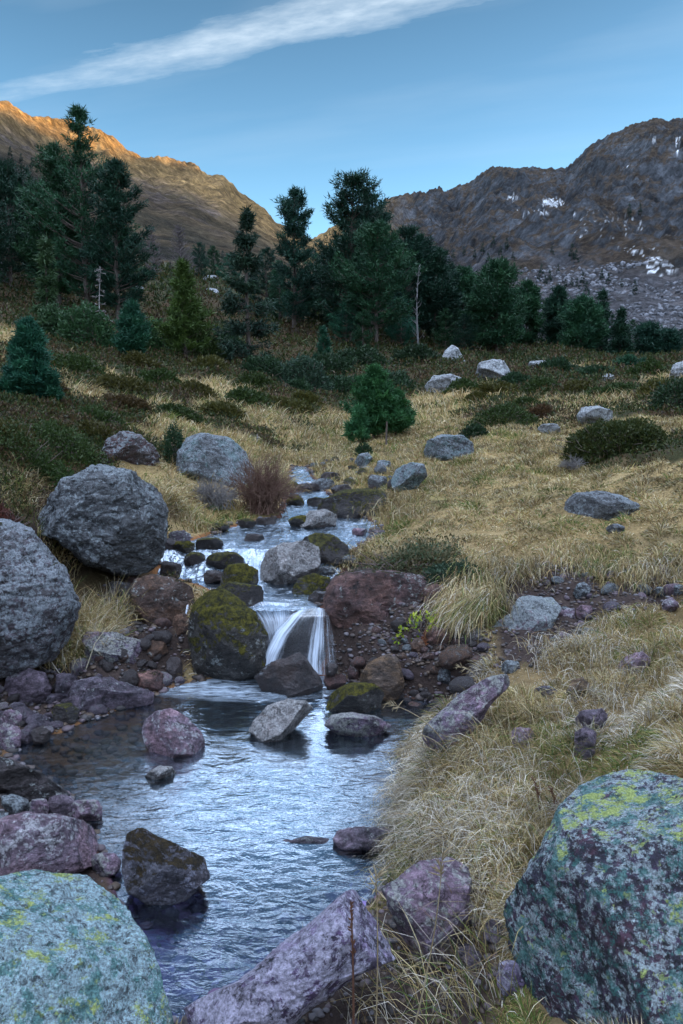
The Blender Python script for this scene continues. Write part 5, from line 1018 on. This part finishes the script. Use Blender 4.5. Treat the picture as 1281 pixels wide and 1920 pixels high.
def gravel():
    G = Geo(); cols = []; g = np.random.default_rng(9); V0, F0 = ico(2)
    for P, n, s0, s1 in [(BARE[0], 1700, .007, .022), (BARE[1], 700, .006, .016), (BARE[2], 2200, .007, .024), (BARE[3], 800, .007, .02), (BARE[4], 700, .006, .02), (BARE[6], 600, .008, .022), (POOL, 3000, .010, .038), (STREAM, 1200, .012, .04)]:
        lo, hi = P.min(0), P.max(0); X = g.uniform(lo[0], hi[0], n * 6); Y = g.uniform(lo[1], hi[1], n * 6); k = in_poly(X, Y, P); X = X[k][:n]; Y = Y[k][:n]; Z = H(X, Y)
        for x, y, z in zip(X, Y, Z):
            s = s0 + (s1 - s0) * g.random() ** 2; G.add(V0 * (1 + g.uniform(-.22, .22, (len(V0), 1))) * s * np.array([1, g.uniform(.6, 1), g.uniform(.4, .7)]) @ np.array(Matrix.Rotation(g.uniform(0, 6.3), 3, 'Z')) + [x, y, z + s * .2], F0)
            c = [(.07, .055, .05), (.10, .075, .085), (.04, .035, .035), (.08, .055, .038), (.13, .12, .13)][g.integers(5)]; c = np.array(c) * ([1.5, 1.2, 2.6] if P is POOL and y < 3.1 and z < -.03 else [1.9, 1.25, .75] if P is POOL and z < -.03 else [1, 1, 1]); cols.append(np.tile(np.array(c) * g.uniform(.6, 1.3), (len(V0), 1)))
    v, f = G.get(); t = NT('gravel_stones'); c = t.n('VertexColor', layer_name='Col').outputs[0]; t.L.new(c, t.b.inputs['Base Color']); t.b.inputs['Roughness'].default_value = .6
    link('gravel', mesh_np('gravel', v, f, 3, t.mat, True, np.concatenate(cols)), kind='stuff')
gravel()
def scree():
    G = Geo(); cols = []; g = np.random.default_rng(19); V0, F0 = ico(1); n = 0
    poly = np.array([(900,520),(1010,500),(1120,500),(1290,470),(1290,660),(1150,640),(1000,600),(940,580),(820,600),(780,560)])
    pts = g.uniform([780, 470], [1290, 660], (6500, 2)); pts = pts[in_poly(pts[:, 0], pts[:, 1], poly)]
    L = [hit(x, y) for x, y in pts[:2600]]
    for p in L:
        if p[1] > 1400 or p[1] < 140: continue
        m_ = f2(np.array([p[0] / 25]), np.array([p[1] / 40]), 3)[0]
        if m_ < -.15: continue
        s = g.uniform(.35, 1.5) ** 1.5 * p[1] / 420; W = V0 * (1 + g.uniform(-.35, .35, (len(V0), 1))) * s * np.array([1, g.uniform(.6, 1), g.uniform(.5, .8)]); G.add(W @ np.array(Matrix.Rotation(g.uniform(0, 6.3), 3, 'Z')) + p, F0); cols.append(np.tile(np.array([.13, .135, .15]) * g.uniform(.4, 1.6), (len(V0), 1)))
    v, f = G.get(); t = NT('scree_blocks'); c = t.n('VertexColor', layer_name='Col').outputs[0]; t.L.new(c, t.b.inputs['Base Color']); t.b.inputs['Roughness'].default_value = .95
    link('scree', mesh_np('scree', v, f, 3, t.mat, False, np.concatenate(cols)), kind='stuff')
scree()

# ------------------------------------------------------------------ grass and heath cover
def off_rocks(X, Y, k=.78):
    ok = np.ones(len(X), bool)
    for x, y, a, b in FOOT:
        az = math.atan2(x, y); dx = X - x; dy = Y - y; u = dx * math.cos(az) - dy * math.sin(az); v = dx * math.sin(az) + dy * math.cos(az)
        ok &= (u / (a * k)) ** 2 + (v / (b * k)) ** 2 > 1
    return ok
def blades(X, Y, L, W, dirs, droop, col):
    n = len(X); Z = H(X, Y); B = np.stack([X, Y, Z - .01 * L / .1 * 0 - .004], 1)
    s = np.cross(dirs, RNG.normal(size=(n, 3))); s /= np.linalg.norm(s, axis=1)[:, None] + 1e-9; s *= (W / 2)[:, None]
    hz = dirs * [1, 1, 0]; hn = np.linalg.norm(hz, axis=1)[:, None] + 1e-6; 
    M1 = B + dirs * (L * .45)[:, None]; d2 = dirs + hz / hn * (droop * .35)[:, None] + np.array([0, 0, -1.]) * (droop * .75)[:, None]; d2 /= np.linalg.norm(d2, axis=1)[:, None]
    M2 = M1 + d2 * (L * .3)[:, None]; d3 = d2 + np.array([0, 0, -1.]) * (droop * .7)[:, None]; d3 /= np.linalg.norm(d3, axis=1)[:, None]; T = M2 + d3 * (L * .3)[:, None]
    V = np.stack([B - s, B + s, M1 - s * .85, M1 + s * .85, M2 - s * .6, M2 + s * .6, T], 1).reshape(-1, 3); o = (np.arange(n) * 7)[:, None]
    Fc = np.concatenate([o + np.array([a]) for a in ([0, 1, 3], [0, 3, 2], [2, 3, 5], [2, 5, 4], [4, 5, 6])])
    shade = np.repeat(col, 7, 0)
    return V, Fc, shade
def scatter_pts(n, az0, az1, r0, r1, seed):
    g = np.random.default_rng(seed); az = g.uniform(az0, az1, n); r = np.exp(g.uniform(math.log(r0), math.log(r1), n)); return np.sin(az) * r, np.cos(az) * r, r
def straw_cols(n, X, Y, green=.18):
    g = RNG; pal = np.array([(.43, .32, .155), (.54, .45, .26), (.32, .21, .10), (.26, .18, .10), (.62, .55, .38), (.37, .30, .12), (.17, .20, .05), (.10, .17, .04)])
    p = np.array([.24, .2, .14, .08, .12, .16, .03, .03]); k = g.choice(8, n, p=p / p.sum()); 
    gm = sstep(.05, .40, f2(X / .7 + 7, Y / .6, 4)) * .8 + green * .15; isg = g.random(n) < gm; k = np.where(isg, g.choice([5, 6, 7], n), k)
    pale = (g.random(n) < .55 * sstep(6.5, 3.5, np.hypot(X, Y)) * sstep(-.3, .3, f2(X / .6, Y / .6 + 31, 3))) & ~isg; pal = np.concatenate([pal, [(.70, .65, .56)]]); k = np.where(pale, 8, k)
    tone = .9 + .75 * f2(X / .35, Y / .35 + 50, 4) + .35 * f2(X / 1.6, Y / 1.2 + 5, 3)
    return pal[k] * (np.clip(tone, .35, 1.6) * g.uniform(.5, 1.4, n))[:, None]
def cell_off(x, y):
    xi = np.floor(x).astype(np.int64); yi = np.floor(y).astype(np.int64); best = np.full(x.shape, 9.); ox = np.zeros_like(x); oy = np.zeros_like(x)
    for dx in (-1, 0, 1):
        for dy in (-1, 0, 1):
            h = PERM[(PERM[(xi + dx) & 511] + yi + dy) & 511]; h2 = PERM[h + 101]; ax = x - (xi + dx + .1 + .8 * h / 512); ay = y - (yi + dy + .1 + .8 * h2 / 512); d = ax * ax + ay * ay; k = d < best
            best = np.where(k, d, best); ox = np.where(k, ax, ox); oy = np.where(k, ay, oy)
    return ox, oy
def grass_cover():
    parts = []
    def put(n, az0, az1, r0, r1, seed, Lb, dens=None, wmin=.0028, green=.2, hmax=.5):
        X, Y, r = scatter_pts(n, az0, az1, r0, r1, seed); h = heath(X, Y); b = bare(X, Y); sg = sdf(X, Y, POOL); ss = sdf(X, Y, STREAM)
        ok = (RNG.random(len(X)) > h * 1.15 - .12 * 0) & (b < RNG.uniform(.1, .6, len(X))) & ((sg < -.015) | (Y > 5.6)) & (ss < -.03) & off_rocks(X, Y)
        X, Y, r = X[ok], Y[ok], r[ok]; N_ = HN(X, Y); n = len(X)
        hm = np.stack([p2(X * 2.1, Y * 2.1), p2(X * 2.1 + 55, Y * 2.1), 0 * X], 1)
        tx, ty = cell_off((X + .25 * p2(X * 1.5, Y * 1.5 + 9)) / .17, (Y + .25 * p2(X * 1.5 + 30, Y * 1.5)) / .17); to = np.stack([tx, ty, 0 * X], 1)
        tuft = .5 + 1.5 * np.clip(.55 - cells((X + .25 * p2(X * 1.5, Y * 1.5 + 9)) / .34, (Y + .25 * p2(X * 1.5 + 30, Y * 1.5)) / .34), -.3, .5) + .35 * f2(X / .22, Y / .22, 2)
        L = Lb(r) * tuft * (1.25 - 1.1 * np.hypot(tx, ty) * (r < 9)) * RNG.uniform(.55, 1.25, n); W = np.maximum(wmin, r * .00095) * RNG.uniform(.6, 1.2, n)
        D = N_ * 1.0 + np.array([0, 0, .1]) + hm * .45 + to * 2.4 * (r < 9)[:, None] + RNG.normal(0, .33, (n, 3)); D[:, 2] = np.maximum(D[:, 2], .05); D /= np.linalg.norm(D, axis=1)[:, None]
        dr = RNG.uniform(.2, 1.0, n) + .5 * (1 - N_[:, 2]); parts.append(blades(X, Y, L, W, D, dr, straw_cols(n, X, Y, green)))
    put(230000, -.05, .56, 1.3, 5.9, 1, lambda r: .084 + 0 * r)
    put(60000, -.56, -.02, 1.6, 8, 2, lambda r: .12 + 0 * r)
    put(270000, -.05, .54, 5.2, 17, 3, lambda r: .045 + .0022 * r, wmin=.004)
    put(90000, -.52, .0, 6.5, 22, 4, lambda r: .08 + .004 * r, wmin=.005)
    put(120000, -.52, .52, 17, 105, 5, lambda r: .12 + .005 * r, wmin=.005)
    # long hanging fringes on the banks and long tufts beside the boulders
    g = np.random.default_rng(77)
    def fringe(pxs, n, L0, spread, droop, lean=(0, 0), Yo=None):
        for q in pxs:
            p = ghit(q[0], q[1], q[2] if len(q) > 2 else None); X = p[0] + g.normal(0, spread, n); Y = p[1] + g.normal(0, spread, n); N_ = HN(X, Y)
            D = np.stack([g.normal(lean[0], .45, n), g.normal(lean[1], .45, n), g.uniform(.5, 1.4, n)], 1) + N_ * .3; D /= np.linalg.norm(D, axis=1)[:, None]; L = L0 * g.uniform(.45, 1.2, n); parts.append(blades(X, Y, L, np.maximum(.0026, .00085 * p[1]) * g.uniform(.6, 1.1, n), D, g.uniform(*droop, n), straw_cols(n, X, Y, .1)))
    fringe([(120,1060,5.0),(140,1075,5.1),(155,1090,5.2),(175,1090,5.3),(195,1088,5.4),(160,1110,5.1),(180,1110,5.2),(205,1100,5.4)], 420, .34, .07, (.3, 1.2))
    fringe([(100,1020,5.1),(85,1000,5.2)], 120, .36, .06, (.1, .8))
    fringe([(765,1480),(760,1530),(762,1580),(770,1620),(790,1450),(800,1640),(775,1420),(790,1395),(810,1375),(770,1560)], 420, .15, .06, (1.0, 1.8), (-.35, -.2))
    fringe([(900,1090),(920,1110),(880,1085),(935,1090),(870,1120),(900,1130)], 300, .30, .07, (1.2, 2.0), (-.4, -.6))
    fringe([(868,1100,5.2),(880,1120,5.15),(890,1140,5.1),(905,1120,5.15),(915,1140,5.1),(860,1085,5.3)], 420, .30, .06, (1.4, 2.2), (-.5, -.6))
    fringe([(640,1060),(680,1045),(720,1050),(760,1055),(800,1060),(840,1065),(700,1030),(780,1035)], 200, .16, .08, (.6, 1.6), (0, -.4))
    fringe([(960,1080),(990,1070),(1100,1060),(1140,1070),(1180,1070),(1220,1080),(1260,1075),(1060,1050)], 260, .2, .09, (1.1, 1.9), (-.2, -.8))
    fringe([(620,860),(590,868),(640,850),(520,860),(700,960),(740,960),(760,975)], 260, .28, .16, (.5, 1.4), (0, -.5))
    fringe([(490,890,9.4),(470,870,9.8),(510,880,9.6)], 350, .42, .12, (.5, 1.5), (.2, -.2))
    fringe([(380,1010,7.4),(330,960,7.6),(340,990,7.4),(350,945,8.0)], 260, .2, .12, (.5, 1.4))
    fringe([(800,1480),(850,1500),(900,1480),(860,1560),(950,1420),(1000,1450),(900,1420),(960,1540),(920,1600),(1000,1340),(900,1340),(1100,1250),(1150,1190),(1050,1220),(1200,1280),(1250,1210),(1120,1310),(850,1430),(1010,1560),(880,1660),(940,1660)], 300, .19, .10, (.6, 1.5), (-.2, -.3))
    fringe([(800,1880),(860,1870),(900,1900),(760,1920),(930,1720),(910,1800)], 60, .30, .10, (.3, 1.1), (-.4, 0))
    fringe([(40,925),(25,945),(60,915),(110,1040),(95,1035)], 160, .16, .08, (.4, 1.4))
    V = []; Fc = []; C_ = []; o = 0
    for v, f, c in parts: V.append(v); Fc.append(f + o); C_.append(c); o += len(v)
    link('grass', mesh_np('grass', np.concatenate(V), np.concatenate(Fc), 3, BLADE, True, np.concatenate(C_)), kind='stuff')
grass_cover()
def heath_cover():
    V = []; Fc = []; C_ = []; o = 0
    for n, az0, az1, r0, r1, seed, ls in [(150000, -.52, -.0, 4.2, 14, 11, .020), (210000, -.52, .52, 12, 110, 12, .03), (45000, -.02, .52, 4.5, 14, 13, .02)]:
        X, Y, r = scatter_pts(n, az0, az1, r0, r1, seed); h = heath(X, Y); ok = (RNG.random(n) < h) & (bare(X, Y) < .3) & (sdf(X, Y, STREAM) < -.08) & ((sdf(X, Y, POOL) < -.05) | (Y > 6)) & off_rocks(X, Y, 1.0); X, Y, r = X[ok], Y[ok], r[ok]; n = len(X); N_ = HN(X, Y)
        up = (.05 + .009 * r) * np.clip(.6 + .9 * f2(X / (.3 + .02 * r), Y / (.3 + .02 * r), 3), 0, 1.4) * RNG.random(n) ** .6; B = np.stack([X, Y, H(X, Y)], 1) + N_ * up[:, None]
        D = N_ * .6 + RNG.normal(0, .6, (n, 3)) + [0, 0, .3]; D /= np.linalg.norm(D, axis=1)[:, None]; lf = np.maximum(ls, .0042 * r)
        v, f = rhomb(B, D, lf * RNG.uniform(.7, 1.5, n), lf * RNG.uniform(.3, .55, n))
        q = f2(X / (.5 + .03 * r), Y / (.5 + .03 * r) + 20, 3); pal = np.array([(.030, .045, .015), (.055, .068, .018), (.085, .055, .025), (.05, .035, .022), (.12, .10, .05), (.12, .06, .035)])
        k = np.clip(((q + .5) * 3.2 + RNG.normal(0, 1.0, n)).astype(int), 0, 5); v_, f_ = v, f; V.append(v); Fc.append(f + o); o += len(v); C_.append(np.repeat(pal[k] * RNG.uniform(.7, 1.3, n)[:, None], 4, 0))
    link('heath_ground_cover', mesh_np('heath', np.concatenate(V), np.concatenate(Fc), 4, LEAF, False, np.concatenate(C_)), kind='stuff')
heath_cover()
# single seed-bearing stalks standing clear of the grass
STRAWM = bark_mat('straw_stalk', (.30, .23, .13), (.50, .42, .27)); DKST = bark_mat('dry_dark_stalk', (.12, .05, .03), (.20, .10, .06))
def stalk(label, base, tip, Y, mat, seed, bend=.15, head='plume', dead=False):
    g = np.random.default_rng(seed); a = ghit(*base, Y); b = PY(*tip, Y - .05); m_ = (a + b) / 2 + np.array([bend * .4, 0, abs(bend) * .5]); t = np.linspace(0, 1, 9)[:, None]; P = (1 - t) ** 2 * a + 2 * t * (1 - t) * m_ + t * t * b - a
    e = link('dry_flower_stalk' if dead else 'grass_stalk', None, loc=a, label=label, cat='stalk'); v, f = tube(P, np.linspace(.0026, .0012, 9) * (1.5 if dead else 1), 4); link('stem', mesh_np('stem', v, f, 4, mat, True), e)
    G = Geo(); d = P[-1] - P[-2]; d /= np.linalg.norm(d)
    for i in range(16 if head == 'plume' else 40):
        s = g.uniform(0, 1); q = P[-1] - d * s * (.07 if head == 'plume' else .16); dd = d * .8 + g.normal(0, .7 if head == 'plume' else .35, 3); dd /= np.linalg.norm(dd); l = .035 if head == 'plume' else .014; G.add(*tube([q, q + dd * l * .6, q + dd * l], [.0012, .0026, .0006], 3))
    v, f = G.get(); link('seed_head', mesh_np('seed_head', v, f, 4, mat, True), e)
stalk('pale grass stalk with a feathery head reaching over the pool', (850,1400), (725,1318), 3.35, STRAWM, 1)
stalk('lower pale grass stalk with a feathery head over the pool edge', (860,1410), (765,1372), 3.2, STRAWM, 2)
stalk('thin bent grass stalk nearly level above the dark pool corner', (830,1420), (745,1408), 3.2, STRAWM, 3, .3)
stalk('brown dried flower spike standing before the peak of the violet slab', (662,1800), (658,1690), 1.9, DKST, 4, .02, 'spike', True)
stalk('dark red dried spike in the grass beside the big lichened boulder', (1012,1545), (1000,1460), 2.7, DKST, 5, .02, 'spike', True)
stalk('second dark red dried spike, right of the first in the grass', (1040,1540), (1032,1478), 2.65, DKST, 6, .02, 'spike', True)
stalk('tall grass stalk with a feathery head beside the stony slope', (905,1290), (858,1250), 3.9, STRAWM, 7)
stalk('tall thin grass stalk crossing the violet slab upright', (700,1880), (705,1640), 1.9, STRAWM, 8, .04)
stalk('leaning grass stalk in front of the pink purple boulder', (760,1850), (830,1600), 1.95, STRAWM, 9, .1)
